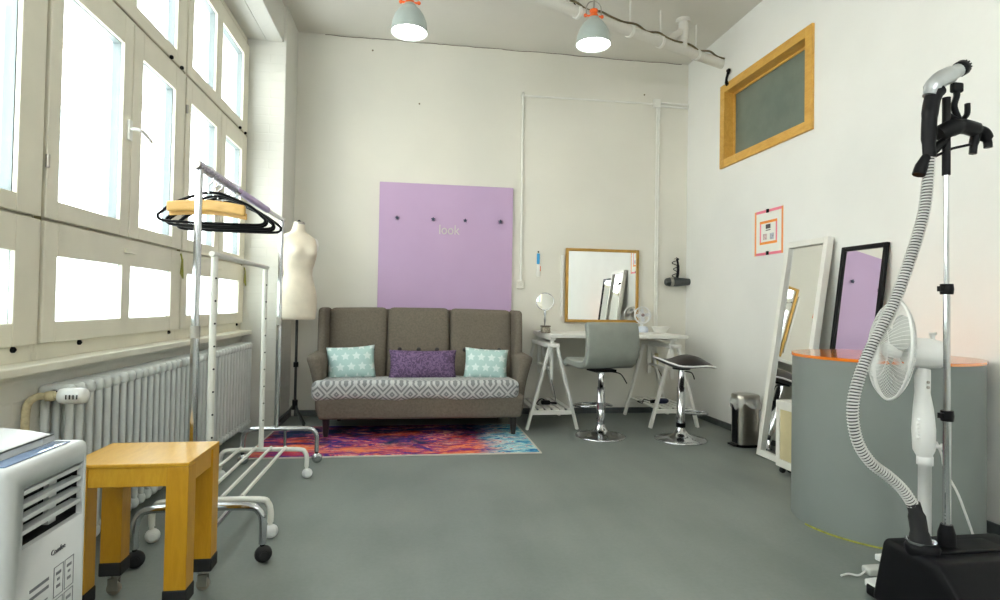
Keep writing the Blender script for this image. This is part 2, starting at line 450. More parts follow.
S(b.build('wall_right', m_wall))
# window wall: parapet, corner pier, lintel beam, rear pier
YE = 5.125
b = MB().box(-1.70, XL, YF, YE, 0, .79)
b.box(-1.70, -1.10, YE, YB, 0, HC)
b.box(-1.70, -1.262, YF, YE, 3.262, HC).box(-1.258, -1.125, YF, YE, 3.256, HC)
b.box(-1.70, XL, YF, -1.60, .79, 3.262)
S(b.build('wall_left', m_brick, bevel=.006))
S(MB().box(-1.06, XR, YB - .016, YB, 0, .055).build('baseboard_back', m_base, bevel=.003))
S(MB().box(XR - .016, XR, YF, YB - .016, 0, .055).build('baseboard_right', m_base, bevel=.003))
S(MB().box(-1.10, -1.085, YE - .01, YB, 0, .07).build('baseboard_left', m_base, bevel=.003))
# window board
S(MB().box(-1.40, -1.32, YF, YE, .778, .812).box(-1.43, -1.40, YF, YE, .79, .812).build('trim_1', m_sill, bevel=.006), 'long cream window board')
# plaster crack lines along the ceiling joint
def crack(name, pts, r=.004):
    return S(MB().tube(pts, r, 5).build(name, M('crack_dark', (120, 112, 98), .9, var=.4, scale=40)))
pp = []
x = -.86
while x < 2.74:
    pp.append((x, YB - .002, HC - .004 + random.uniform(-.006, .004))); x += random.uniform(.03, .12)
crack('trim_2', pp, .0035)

# ------------------------------------------------------------------ windows on the left
Z0, Z1, Z2, Z3 = .872, 1.352, 2.435, 3.20
XF, XB = -1.372, -1.390
wys = [-1.60, -.251, 1.095, 2.442, 3.789, YE]  # first two windows are unseen, added to light the room evenly
def glass(name, x, y0, y1, z0, z1, m, parent):
    return MB().box(x - .003, x, y0, y1, z0, z1).build(name, m, parent)
for i in range(5):
    y0, y1 = wys[i], wys[i + 1]; ym = (y0 + y1) / 2
    wroot = E('window_%d' % (i + 1), None, None, (XL, ym, .81)); wroot['kind'] = 'structure'
    wroot['label'] = 'cream painted double casement window with frosted lower panes'
    fx = MB()   # fixed frame, with posts and rails through the depth of the box
    ring(fx, -1.46, XL + .008, y0, y1, .812, 3.262, .022, .022, .070, .05)
    fx.box(-1.46, XL, y0 + .02, y1 - .02, Z1 - .03, Z1 + .03).box(-1.46, XL, y0 + .02, y1 - .02, Z2 - .03, Z2 + .03)
    fx.box(-1.46, XL, ym - .03, ym + .03, Z1 + .03, Z2 - .03)
    fx.build('window_frame', m_frame, wroot, bevel=.003)
    gp = MB()
    for yy in (y0, y1): gp.box(-1.396, -1.3905, max(y0, yy - .02), min(y1, yy + .02), .90, 3.19)
    gp.box(-1.396, -1.3905, ym - .012, ym + .012, Z1 + .02, Z2 - .02)
    gp.build('seam', m_gap, wroot)
    # outer leaf of the double sashes, its edges show through the inner glass
    ou = MB(); xa_, xb_ = -1.430, -1.3915
    ring(ou, xa_, xb_, y0 + .02, y1 - .02, Z0 + .01, Z1 - .01, .079, .130, .075, .121); ou.box(xa_, xb_, ym - .053, ym + .028, Z0 + .08, Z1 - .12)
    ring(ou, xa_, xb_, y0 + .02, ym - .004, Z1 + .03, Z2 - .03, .074, .084, .053, .119); ring(ou, xa_, xb_, ym + .004, y1 - .02, Z1 + .03, Z2 - .03, .103, .133, .043, .119)
    ring(ou, xa_, xb_, y0 + .02, y1 - .02, Z2 + .03, Z3 - .01, .079, .130, .058, .117)
    if i == 4: ou.box(xa_, xb_, ym - .138, ym - .022, Z2 + .08, Z3 - .12)
    else: ou.box(xa_, xb_, ym - .058, ym + .018, Z2 + .08, Z3 - .12)
    ou.build('outer_frame', m_outer, wroot)
    MB().box(-1.70, -1.46, y0, y1, .74, .812).build('outer_sill', m_outer, wroot)
    g0 = .012
    a = MB(); ring(a, XB, XF, y0 + g0, y1 - g0, Z0 + .003, Z1 - .006, .085, .14, .083, .13); a.box(XB, XF, ym - .055, ym + .03, Z0 + .08, Z1 - .13)
    lo = a.build('lower_sash', m_frame, wroot, bevel=.004)
    glass('pane', -1.3915, y0 + .09, ym - .05, Z0 + .08, Z1 - .13, m_frost, lo); glass('pane', -1.3915, ym + .025, y1 - .14, Z0 + .08, Z1 - .13, m_frost, lo)
    a = MB(); ring(a, XB, XF, y0 + g0, ym - .006, Z1 + .006, Z2 - .008, .08, .085, .075, .14)
    c1 = a.build('casement', m_frame, wroot, bevel=.004)
    glass('pane', -1.3915, y0 + .085, ym - .085, Z1 + .07, Z2 - .14, m_glass, c1)
    a = MB(); ring(a, XB, XF, ym + .006, y1 - g0, Z1 + .006, Z2 - .008, .10, .14, .065, .14)
    c2 = a.build('casement', m_frame, wroot, bevel=.004)
    glass('pane', -1.3915, ym + .10, y1 - .145, Z1 + .06, Z2 - .14, m_glass, c2)
    a = MB(); ring(a, XB, XF, y0 + g0, y1 - g0, Z2 + .006, Z3 - .006, .085, .14, .08, .12); a.box(XB, XF, ym - .14, ym - .02, Z2 + .08, Z3 - .12) if i == 4 else a.box(XB, XF, ym - .06, ym + .02, Z2 + .08, Z3 - .12)
    up = a.build('upper_sash', m_frame, wroot, bevel=.004)
    glass('pane', -1.3915, y0 + .09, ym - .05, Z2 + .08, Z3 - .12, m_glass, up); glass('pane', -1.3915, ym - .03, y1 - .14, Z2 + .08, Z3 - .12, m_glass, up)
    ring(MB(), 0, 0, 0, 0, 0, 0, 0, 0, 0, 0)
    MB().box(-1.399, -1.385, y0, y1, 3.203, 3.213).build('head_seam', m_gap, wroot)
    # brass and iron fittings
    if i >= 1:
        for yy in (y0 + .30, y1 - .12):
            MB().lathe([(.011, 0), (.011, .012), (.004, .018)], (XL + .004, yy, .862), (1, 0, 0), 10).build('peg', m_dark, wroot)
        for yy in (y1 - .10, y1 + .10 - .35):
            MB().ball((XF + .008, yy, Z2 + .002), .012, 8).build('catch', m_dark, wroot)
        if i >= 3: MB().tube([(XF + .012, y1 - .05, Z1 - .02), (XF + .02, y1 - .045, Z1 - .06), (XF + .015, y1 - .05, Z1 - .14), (XF + .02, y1 - .03, Z1 - .17), (XF + .015, y1 - .03, Z1 - .05)], .005, 6).build('latch', m_tape, wroot)
        MB().box(XF, XF + .012, ym - .04, ym + .06, Z1 - .075, Z1 - .05).build('pull_plate', m_frame, wroot, bevel=.003)
        for zz in (1.55, 2.2): MB().cyl((XF + .004, y0 + .008, zz), (XF + .004, y0 + .008, zz + .05), .008, 8).build('hinge', m_steel, wroot)
    wroot.location.x -= .022
    hd = MB().box(XF, XF + .014, ym - .055, ym - .02, 1.83, 1.93)
    hd.tube(catmull([(XF + .01, ym - .04, 1.885), (XF + .05, ym - .04, 1.885), (XF + .055, ym + .01, 1.88), (XF + .05, ym + .10, 1.862)], 5), .009, 8)
    hd.build('handle', m_white, wroot, bevel=.003)
wr_ = E('window_7', None, None, (.8, YF - .08, .9)); wr_['kind'] = 'structure'; wr_['label'] = 'added unseen window behind the camera letting in fill light'  # unseen frame added around the fill-light opening
a = MB()
for xx in (-.5, .33, 1.20, 2.03): a.box(xx, xx + .07, YF - .11, YF - .05, 2.0, 3.2)
for zz in (2.0, 3.13): a.box(-.5, 2.1, YF - .11, YF - .05, zz, zz + .07)
a.build('window_frame', m_frame, wr_)
# ------------------------------------------------------------------ high inner window in the right wall
w5 = E('window_6', None, None, (XR, 4.32, WZ0)); w5['kind'] = 'structure'; w5['label'] = 'small high window with pine trim and matt grey glass'
a = MB(); ring(a, XR - .022, XR + .002, WY0, WY1, WZ0, WZ1, .075, .075, .075, .075)
a.build('window_frame', m_trimwood, w5, bevel=.004)
a = MB(); ring(a, XR, XR + .12, WY0 + .055, WY1 - .055, WZ0 + .055, WZ1 - .055, .02, .02, .02, .02)
a.build('window_lining', m_trimwood, w5)
a = MB(); ring(a, XR + .07, XR + .1, WY0 + .07, WY1 - .07, WZ0 + .07, WZ1 - .07, .022, .022, .018, .022)
a.build('sash', m_trimwood, w5, bevel=.003)
MB().box(XR + .082, XR + .09, WY0 + .08, WY1 - .08, WZ0 + .08, WZ1 - .08).build('pane', m_winglass_dark, w5)

# building across the street
bd = E('street_house', 'pale rendered house front across the street beyond the windows', 'building', (-9, 4, -5))
MB().box(-9.4, -9, -10, 22, -5, 7.5).build('wall', m_facade, bd)
k = MB().hexa([(-11, -10, 7.5), (-8.8, -10, 7.5), (-8.8, 22, 7.5), (-11, 22, 7.5)], [(-12.2, -10, 10), (-11.4, -10, 10), (-11.4, 22, 10), (-12.2, 22, 10)])
k.build('roof', M('roof_tiles', (216, 196, 184), .8), bd)
for yy in range(-8, 22, 3):
    for zz in (-3.2, .4, 4.0):
        wf = MB(); ring(wf, -9.0, -8.93, yy, yy + 1.3, zz, zz + 2.1, .09, .09, .12, .09); wf.box(-9, -8.95, yy + .6, yy + .7, zz, zz + 2.1)
        q = wf.build('window', m_facade, bd)
        MB().box(-8.99, -8.985, yy + .05, yy + 1.25, zz + .05, zz + 2.05).build('pane', m_facwin, q)

# ------------------------------------------------------------------ radiator
rad = E('radiator', 'long white cast iron column radiator under the window sill', 'radiator', (-1.32, 3.65, 0))
nsec = 37; pitch = .0695
for i in range(nsec):
    y = 2.460 + i * pitch
    s = MB()
    for cx in (-1.378, -1.292):
        s.tube([(cx, y, .085), (cx, y, .12), (cx, y, .66), (cx, y, .69)], [.010, .0148, .0148, .011], 8)
    s.soft(-1.398, -1.272, y - .0235, y + .0235, .665, .722, .024, 1)
    s.soft(-1.398, -1.272, y - .0235, y + .0235, .055, .11, .024, 1)
    s.build('section', m_radiator, rad)
MB().cyl((-1.332, 2.435, .692), (-1.332, 5.0, .692), .017, 10).cyl((-1.332, 2.435, .083), (-1.332, 5.0, .083), .017, 10).build('manifold', m_radiator, rad)
for y in (2.46, 3.66, 4.95): MB().box(-1.36, -1.28, y - .012, y + .012, 0, .07).build('foot', m_radiator, rad)
v = E('radiator_valve', 'white thermostatic valve head on a peeling pipe at the radiator end', 'valve', (-1.28, 2.36, .69))
MB().lathe([(.010, -.004), (.026, .0), (.030, .02), (.030, .072), (.026, .086), (.001, .090)], (-1.268, 2.352, .692), (1, .02, 0), 18).build('thermostat_head', m_whitepl, v)
for k in range(4): MB().box(-1.235 + .012 * k, -1.231 + .012 * k, 2.3205, 2.3235, .684, .700).build('scale_mark', m_pole, v)
MB().tube(catmull([(-1.27, 2.352, .692), (-1.31, 2.350, .692), (-1.345, 2.346, .688), (-1.370, 2.34, .655), (-1.374, 2.34, .55), (-1.374, 2.34, .30), (-1.374, 2.34, .0)], 6), .0135, 10).build('pipe', m_tan, v)
MB().lathe([(.014, -.016), (.020, -.012), (.020, .012), (.014, .016)], (-1.30, 2.351, .692), (1, 0, 0), 6).build('pipe_nut', m_tan, v)
MB().tube([(-1.325, 2.352, .692), (-1.330, 2.430, .692)], .012, 8).build('tee', m_dark, v)

# ------------------------------------------------------------------ ceiling lamps
def lamp(cx, cy, zb, label):
    t = E('pendant_lamp', label, 'lamp', (cx, cy, HC), group='grey industrial ceiling lamps')
    D = .14
    pr = [(D, 0), (D + .002, .004), (D - .002, .03), (.132, .08), (.112, .135), (.085, .175), (.052, .205), (.045, .225)]
    MB().lathe(pr + [(.041, .223), (.080, .170), (.107, .13), (.127, .08), (D - .006, .03), (D - .005, .003), (D, 0)], (cx, cy, zb), seg=36, cap=False).build('lamp_shade', m_lampgrey, t)
    MB().lathe([(.001, .022), (.09, .016), (D - .008, .014), (.001, .0142)], (cx, cy, zb), seg=30, cap=False).build('diffuser', m_bulb, t)
    n = MB().lathe([(.035, .225), (.035, .25), (.028, .252), (.028, .275), (.034, .277), (.034, .29), (.012, .295)], (cx, cy, zb), seg=16)
    n.cyl((cx - .07, cy, zb + .24), (cx + .07, cy, zb + .24), .008, 8)
    for s_ in (-1, 1): n.ball((cx + s_ * .07, cy, zb + .24), .015, 8)
    n.build('neck', m_orange, t)
    b = [(cx + .062 * math.cos(a), cy, zb + .30 + .062 * math.sin(a)) for a in [PI * i / 12 for i in range(13)]]
    MB().tube([(cx + .062, cy, zb + .24)] + b + [(cx - .062, cy, zb + .24)], .005, 8).build('bracket', m_steel, t)
    MB().cyl((cx, cy, zb + .29), (cx, cy, HC), .006, 8).lathe([(.03, -.02), (.03, 0)], (cx, cy, HC), seg=14).build('hanger_rod', m_steel, t)
    t.scale = (.93, .93, .93)
    return t
lamp(1.312, 4.2, 2.986, 'grey bell lamp with orange neck hanging beside the ceiling pipe')
lamp(-.060, 4.2, 2.957, 'grey bell lamp with orange neck above the sofa, away from the pipe')

# ------------------------------------------------------------------ ceiling pipe and its cable
pz = 3.312
A_, B_ = Vector((.70, 4.068, pz)), Vector((2.775, 4.95, pz)); dr = (B_ - A_).normalized(); nr = Vector((-dr.y, dr.x, 0))
t = E('ceiling_pipe', 'thick white pipe running below the ceiling into the right wall', 'pipe', B_)
MB().cyl(A_, B_, .044, 20).build('main_pipe', m_ceil, t)
for s_ in (.55, 1.1, 1.45, 1.9):
    p = A_ + dr * s_
    MB().lathe([(.051, -.014), (.051, .014)], p, dr, 18).cyl(p + Vector((0, 0, .05)), (p.x, p.y, HC), .007, 6).build('pipe_clamp', m_white, t)
p = A_ + dr * 1.72
MB().tube(catmull([p + Vector((0, 0, -.0)), p + Vector((.0, 0, .07)), p + Vector((.01, .0, .14)), (p.x + .01, p.y, HC)], 5), .046, 16).lathe([(.064, -.03), (.064, 0)], (p.x + .01, p.y, HC), seg=18).build('branch_pipe', m_ceil, t)
p2 = A_ + dr * 1.60
MB().tube(catmull([p2, p2 + Vector((-.01, .02, .08)), p2 + Vector((.06, .02, .13)), p + Vector((0, 0, .16))], 5), .03, 12).build('elbow', m_ceil, t)
cp = []
n = 40
for i in range(n + 1):
    q = A_ + dr * (.45 + (2.25 - .45) * i / n)
    cp.append(q - nr * (.034 + .006 * math.sin(i * 1.3)) + Vector((0, 0, .040 + .010 * math.sin(i * .9 + 1))))
tag(MB().tube(catmull(cp, 2), .0085, 6).build('pipe_cable', m_cable), 'brown cable lying along the top of the ceiling pipe', 'cable')
t = E('loose_connector', 'small white plug and wire end dangling left of the pipe-side lamp', 'connector', (1.10, 4.3, 3.36))
MB().tube(catmull([(1.135, 4.28, HC), (1.13, 4.28, 3.50), (1.14, 4.29, 3.46), (1.20, 4.35, 3.42), (1.27, 4.45, 3.40)], 5), .005, 6).build('wire', m_dark, t)
MB().soft(1.10, 1.125, 4.29, 4.31, 3.40, 3.46, .008, 1).soft(1.15, 1.172, 4.29, 4.31, 3.385, 3.45, .008, 1).build('plug', m_white, t)

# ------------------------------------------------------------------ back wall fittings
t = E('wall_conduit', 'white surface conduit framing the back wall with square junction box', 'conduit', (1.74, YB, 3.13))
yc = YB - .012
MB().tube(catmull([(1.048, yc, 1.30), (1.045, yc, 2.2), (1.042, yc, 3.09), (1.048, yc, 3.12), (1.08, yc, 3.128), (1.7, yc, 3.135), (2.40, yc, 3.14)], 3), .011, 8).build('conduit_run', m_white, t)
MB().box(2.392, 2.462, YB - .04, YB, 3.105, 3.185).build('junction_box', m_white, t, bevel=.004)
for zz in (3.155, 3.122): MB().cyl((2.46, yc, zz), (2.772, yc, zz), .012, 8).build('conduit_stub', m_white, t)
for xx in (2.435, 2.458): MB().cyl((xx, yc, 3.11), (xx, yc, .50), .011, 8).build('conduit_drop', m_white, t)
t = E('wall_socket', 'small white socket on the back wall at the end of the left conduit', 'socket', (1.045, YB, 1.26))
MB().soft(1.008, 1.082, YB - .035, YB, 1.222, 1.302, .012, 2).build('socket_box', m_wall_back, t)
MB().lathe([(.022, -.003), (.022, .003), (.018, .003), (.018, -.002)], (1.045, YB - .036, 1.262), (0, -1, 0), 18).build('socket_ring', m_white, t)
t = E('hanging_tag', 'slim blue and white strip hung on the wall left of the mirror', 'tag', (1.222, YB, 1.59))
MB().soft(1.207, 1.236, YB - .014, YB, 1.47, 1.575, .006, 1).build('blue_top', m_blue, t)
MB().soft(1.205, 1.240, YB - .012, YB, 1.345, 1.47, .005, 1).build('strip', m_white, t)
MB().box(1.236, 1.246, YB - .010, YB, 1.40, 1.45).build('tab', m_orange, t)
MB().ball((1.221, YB - .008, 1.59), .009, 8).build('nail', m_dark, t)
tag(MB().box(1.452, 1.474, YB - .03, YB, .955, 1.565).build('light_strip', m_white, bevel=.004), 'thin white upright strip beside the gold-framed mirror', 'strip')
for x, z, lb in ((.03, 2.98, 'small dark nail hole in the back wall, below the left ceiling lamp'), (2.30, 3.23, 'small dark nail hole above the square junction box'), (-.42, 3.46, 'nail hole just under the ceiling above the left end of the sofa')):
    tag(MB().ball((x, YB - .003, z), .008, 8).build('nail_hole', m_cable), lb, 'nail hole')

# gold framed wall mirror
t = E('wall_mirror', 'square gold-framed mirror on the back wall above the desk', 'mirror', (1.87, YB, .90))
x0, x1, z0, z1 = 1.494, 2.250, .903, 1.636; fw = .028
def tilt(v):   # leans out a little at the top
    return v
b = MB()
yb0, yb1 = YB - .045, YB - .012
b.box(x0, x0 + fw, yb0, yb1, z0, z1).box(x1 - fw, x1, yb0, yb1, z0, z1).box(x0 + fw, x1 - fw, yb0, yb1, z0, z0 + fw).box(x0 + fw, x1 - fw, yb0, yb1, z1 - fw, z1)
b.build('mirror_frame', m_gold, t, bevel=.004)
MB().box(x0 + .02, x1 - .02, yb0 + .012, yb0 + .016, z0 + .02, z1 - .02).build('mirror_glass', m_mirror, t)
MB().box(x0 + .01, x1 - .01, yb1, YB, z0 + .01, z1 - .01).build('backing', m_trimwood, t)

# lavender board
t = E('pin_board', 'large lavender board standing behind the sofa with four star hooks', 'board', (.31, YB, 0))
MB().box(-.325, .955, YB - .035, YB - .004, .55, 2.205).build('panel', m_lav, t, bevel=.002)
for x, z in ((-.158, 1.867), (.181, 1.866), (.488, 1.865), (.829, 1.868)):
    poly = [((.022 if i % 2 == 0 else .011) * math.sin(PI * i / 5), (.022 if i % 2 == 0 else .011) * math.cos(PI * i / 5)) for i in range(10)]
    q = MB().prism(poly, lambda a, c: (x + a, YB - .060, z + c), lambda a, c: (x + a, YB - .042, z + c)); q.cyl((x, YB - .045, z), (x, YB - .034, z), .006, 8)
    q.build('star_hook', m_navy, t)
mt = Matrix.Translation((.335, YB - .040, 1.768)) @ Matrix.Rotation(PI / 2, 4, 'X') @ Matrix.Diagonal((.85, 1, 1, 1))
text_obj('lettering', 'look', .13, mt, M('pale_wire', (200, 198, 190), .5), t, .003)

# hair dryer hanging on the wall
t = E('hair_dryer', 'black hair dryer hanging on the wall near the corner', 'hair dryer', (2.65, YB - .07, 1.33))
MB().lathe([(.030, -.135), (.036, -.13), (.044, -.10), (.046, -.02), (.040, .05), (.032, .13), (.030, .135), (.001, .135)], (2.655, YB - .07, 1.325), (1, .0, .03), 20).build('barrel', M('dryer_grey', (52, 56, 56), .35), t)
MB().lathe([(.046, -.09), (.047, -.09), (.047, -.06), (.046, -.06)], (2.655, YB - .07, 1.325), (1, 0, .03), 20).build('trim_ring', m_steel, t)
MB().tube(catmull([(2.64, YB - .07, 1.35), (2.655, YB - .065, 1.42), (2.66, YB - .055, 1.50), (2.65, YB - .05, 1.56)], 5), [.020] * 5 + [.018] * 5 + [.014] * 6, 10, flat=.7).build('handle', m_dark, t)
cpts = [(2.635 + .03 * math.sin(a * 1.7), YB - .05 - .018 * math.cos(a), 1.57 - .018 * a) for a in [i * .8 for i in range(15)]]
MB().tube(catmull(cpts, 4), .0045, 6).build('cord', m_dark, t)
MB().cyl((2.65, YB - .06, 1.565), (2.65, YB, 1.565), .006, 8).build('wall_pin', m_steel, t)

# ------------------------------------------------------------------ desk
t = E('desk_top', 'white desk top resting on two trestles under the gold mirror', 'desk', (1.8, 5.2, .785))
MB().box(1.175, 2.435, 4.86, 5.575, .785, .817).build('worktop', m_white, t, bevel=.004)
del t
def trestle(cx, label):
    t = E('trestle', label, 'trestle', (cx, 5.18, 0), group='white trestles under the desk')
    y0, y1 = 4.88, 5.50
    for yy in (y0, y1):
        for s_ in (-1, 1):
            MB().bar((cx + s_ * .03, yy, .715), (cx + s_ * .222, yy, 0), .024, .040, (0, 1, 0)).build('leg', m_white, t, bevel=.003)
        MB().bar((cx - .185, yy, .145), (cx + .185, yy, .145), .022, .036).build('shelf_rail', m_white, t, bevel=.003)
    for k in range(6):
        xx = cx - .155 + k * .062
        MB().box(xx - .02, xx + .02, y0 + .012, y1 - .012, .163, .175).build('shelf_slat', m_white, t, bevel=.002)
    MB().box(cx - .055, cx + .055, y0 - .02, y1 + .02, .70, .735).build('head_rail', m_white, t, bevel=.004)
    for yy in (y0 + .06, y1 - .06):
        MB().box(cx - .015, cx + .015, yy - .012, yy + .012, .42, .765).build('support_post', m_white, t, bevel=.002)
    MB().box(cx - .022, cx + .022, y0 + .005, y1 - .005, .765, .784).box(cx - .017, cx + .017, y0 + .073, y1 - .073, .50, .52).build('support_beam', m_white, t, bevel=.002)
trestle(1.207, 'white wooden trestle at the sofa end of the desk')
trestle(2.315, 'white wooden trestle at the corner end of the desk')

t = E('makeup_mirror', 'small round chrome makeup mirror standing on the desk', 'mirror', (1.205, 5.22, .817))
ax = Vector((-.30, -1, .10))
MB().lathe([(.076, -.008), (.082, -.006), (.084, 0), (.082, .006), (.076, .008), (.076, .004), (.076, -.004), (.076, -.008)], (1.208, 5.22, 1.098), ax, 30, cap=False).build('rim', m_chrome, t)
MB().lathe([(.077, -.003), (.077, .003)], (1.208, 5.22, 1.098), ax, 30).build('mirror_glass', m_mirror, t)
MB().tube([(1.208, 5.22, 1.02), (1.208, 5.22, .99), (1.208, 5.22, .96), (1.208, 5.22, .93), (1.208, 5.22, .90), (1.208, 5.22, .83)], [.006, .011, .006, .011, .006, .007], 10).build('stem', m_chrome, t)
MB().lathe([(.060, 0), (.060, .004), (.03, .012), (.008, .018)], (1.208, 5.22, .8175), seg=26).build('foot', m_chrome, t)
for k, (x, y, lb) in enumerate(((1.178, 5.06, 'small silver trinket box in front of the makeup mirror'), (1.27, 5.02, 'small clear pot of cosmetics right of the trinket box'))):
    if k == 0:
        t = E('trinket_box', lb, 'box', (x, y, .817))
        MB().soft(x - .04, x + .04, y - .03, y + .03, .8175, .87, .01, 2).build('body', M('trinket_silver', (150, 142, 126), .35, .4, var=.5, scale=60), t)
        MB().soft(x - .042, x + .042, y - .032, y + .032, .8705, .885, .006, 2).build('lid', M('trinket_lid', (120, 110, 96), .35, .4, var=.4, scale=70), t)

t = E('table_fan', 'small round white fan on the desk by the mirror edge', 'fan', (2.24, 5.43, .817))
cF = Vector((2.240, 5.44, .985)); ax = Vector((-.12, -1, .05))
MB().lathe([(.072, -.02), (.084, -.014), (.086, 0), (.084, .014), (.076, .02), (.076, .0), (.072, -.0), (.072, -.02)], cF, ax, 30, cap=False).build('guard_ring', m_whitepl, t)
q = MB()
qq = ax.normalized().to_track_quat('Z', 'Y')
for rr in (.03, .045, .06, .074): q.tube([cF + qq @ Vector((rr * math.cos(a), rr * math.sin(a), .014)) for a in [2 * PI * i / 20 for i in range(20)]], .0014, 4, closed=True)
for i in range(14):
    a = 2 * PI * i / 14; q.cyl(cF + qq @ Vector((.012 * math.cos(a), .012 * math.sin(a), .016)), cF + qq @ Vector((.078 * math.cos(a), .078 * math.sin(a), .012)), .0012, 4)
q.build('grille', m_whitepl, t)
MB().lathe([(.016, .008), (.016, .019), (.001, .022)], cF, ax, 14).build('hub', M('fan_hub', (150, 130, 130), .4), t)
q = MB()
for i in range(4):
    a = PI / 2 * i; d1 = Vector((math.cos(a), math.sin(a), 0)); d2 = Vector((-math.sin(a), math.cos(a), 0))
    vs = [cF + qq @ v for v in (d1 * .012 + Vector((0, 0, .004)), d1 * .045 + d2 * .026 + Vector((0, 0, .008)), d1 * .068 + d2 * .01 + Vector((0, 0, .004)), d1 * .06 - d2 * .014 + Vector((0, 0, -.006)), d1 * .02 - d2 * .008 + Vector((0, 0, -.004)))]
    us = [v + qq @ Vector((0, 0, -.002)) for v in vs]
    q.add(vs + us, [(0, 1, 2, 3, 4), (9, 8, 7, 6, 5)] + [(k, k + 5, (k + 1) % 5 + 5, (k + 1) % 5) for k in range(5)])
q.build('blade', M('fan_blade_grey', (205, 208, 214), .4), t)
MB().lathe([(.035, -.05), (.04, -.02), (.03, -.014)], cF, ax, 16).cyl(cF + Vector((0, .02, -.03)), (2.24, 5.455, .83), .014, 10).build('neck', m_whitepl, t)
MB().lathe([(.050, 0), (.052, .03), (.045, .05), (.03, .058)], (2.245, 5.44, .8175), seg=24).build('foot', M('pale_blue_plastic', (200, 208, 220), .35), t)
t = E('bowl', 'low white bowl near the corner end of the desk', 'bowl', (2.385, 5.33, .817))
MB().lathe([(.05, 0), (.055, .006), (.082, .05), (.088, .058), (.084, .058), (.05, .012), (.001, .010)], (2.378, 5.33, .8175), seg=28).build('bowl_body', m_white, t)
MB().tube([(2.378 + .088 * math.cos(a), 5.33 + .088 * math.sin(a), .8755) for a in [2 * PI * i / 26 for i in range(26)]], .004, 6, closed=True).build('rim', m_white, t)

# things on the trestle shelves and below
t = E('power_adapter', 'black adapter with a coiled lead on the sofa-side trestle shelf', 'adapter', (1.2, 5.1, .176))
MB().soft(1.16, 1.24, 5.08, 5.13, .176, .212, .01, 2).build('body', m_dark, t)
MB().tube(catmull([(1.24, 5.1, .19), (1.29, 5.08, .186), (1.30, 5.14, .186), (1.24, 5.17, .186), (1.17, 5.14, .22), (1.12, 5.10, .19), (1.12, 5.05, .182)], 6), .006, 6).build('lead', m_dark, t)
MB().tube(catmull([(1.29, 5.12, .19), (1.31, 5.2, .24), (1.30, 5.3, .36), (1.27, 5.5, .6)], 5), .003, 5).build('thin_lead', m_dark, t)
t = E('hair_brush', 'navy handled brush with a black wire on the corner-side trestle shelf', 'brush', (2.23, 5.1, .176))
MB().tube([(2.255, 5.1, .20), (2.265, 5.1, .20), (2.34, 5.1, .20), (2.36, 5.1, .20)], [.012, .025, .025, .012], 14).build('barrel', m_navy, t)
MB().tube([(2.19, 5.10, .195), (2.25, 5.1, .198)], [.016, .018], 12).build('grip', m_dark, t)
MB().tube(catmull([(2.19, 5.1, .20), (2.13, 5.12, .21), (2.10, 5.08, .185), (2.06, 5.1, .20), (2.14, 5.14, .19)], 5), .004, 6).build('wire', m_dark, t)
t = E('power_outlet', 'beige wall outlet with a hanging lead behind the corner trestle', 'outlet', (2.44, YB, .55))
MB().soft(2.41, 2.47, YB - .05, YB, .46, .60, .012, 2).build('outlet_box', m_beigebox, t)
MB().tube(catmull([(2.44, YB - .06, .47), (2.48, YB - .07, .40), (2.50, YB - .09, .33), (2.49, YB - .08, .22), (2.47, YB - .10, .1)], 5), .005, 6).build('lead', m_cable, t)

# ------------------------------------------------------------------ grey bar chair
def star_base(t, r, rimr, zc, colr, lever=None):
    MB().lathe([(r, 0), (r, .006), (r - .015, .012), (r * .6, .022), (r * .3, .045), (.04, .075), (.032, .10)], (0, 0, 0), seg=40).build('base_plate', m_chrome, t)
t = E('bar_chair', 'grey padded low-back swivel chair on a round chrome foot', 'chair', (1.545, 4.60, 0), math.radians(9), local=True)
star_base(t, .205, 0, 0, 0)
MB().lathe([(.033, .095), (.033, .40), (.026, .402), (.026, .535)], (0, 0, 0), seg=20).build('gas_column', m_chrome, t)
fr_ = catmull([(-.02, .03, .25), (-.13, .06, .235), (-.15, .20, .225), (0, .27, .225), (.15, .20, .225), (.13, .06, .235), (.02, .03, .25)], 6)
MB().tube(fr_, .010, 8).lathe([(.040, -.03), (.040, .03)], (0, 0, .25), seg=18).build('footrest', m_chrome, t)
MB().tube(catmull([(.02, .02, .53), (.12, -.02, .52), (.17, -.03, .50), (.21, -.05, .43)], 5), .005, 6).build('lever', m_dark, t)
MB().box(-.09, .09, -.09, .09, .530, .550).build('seat_plate', m_dark, t)
W2 = .228
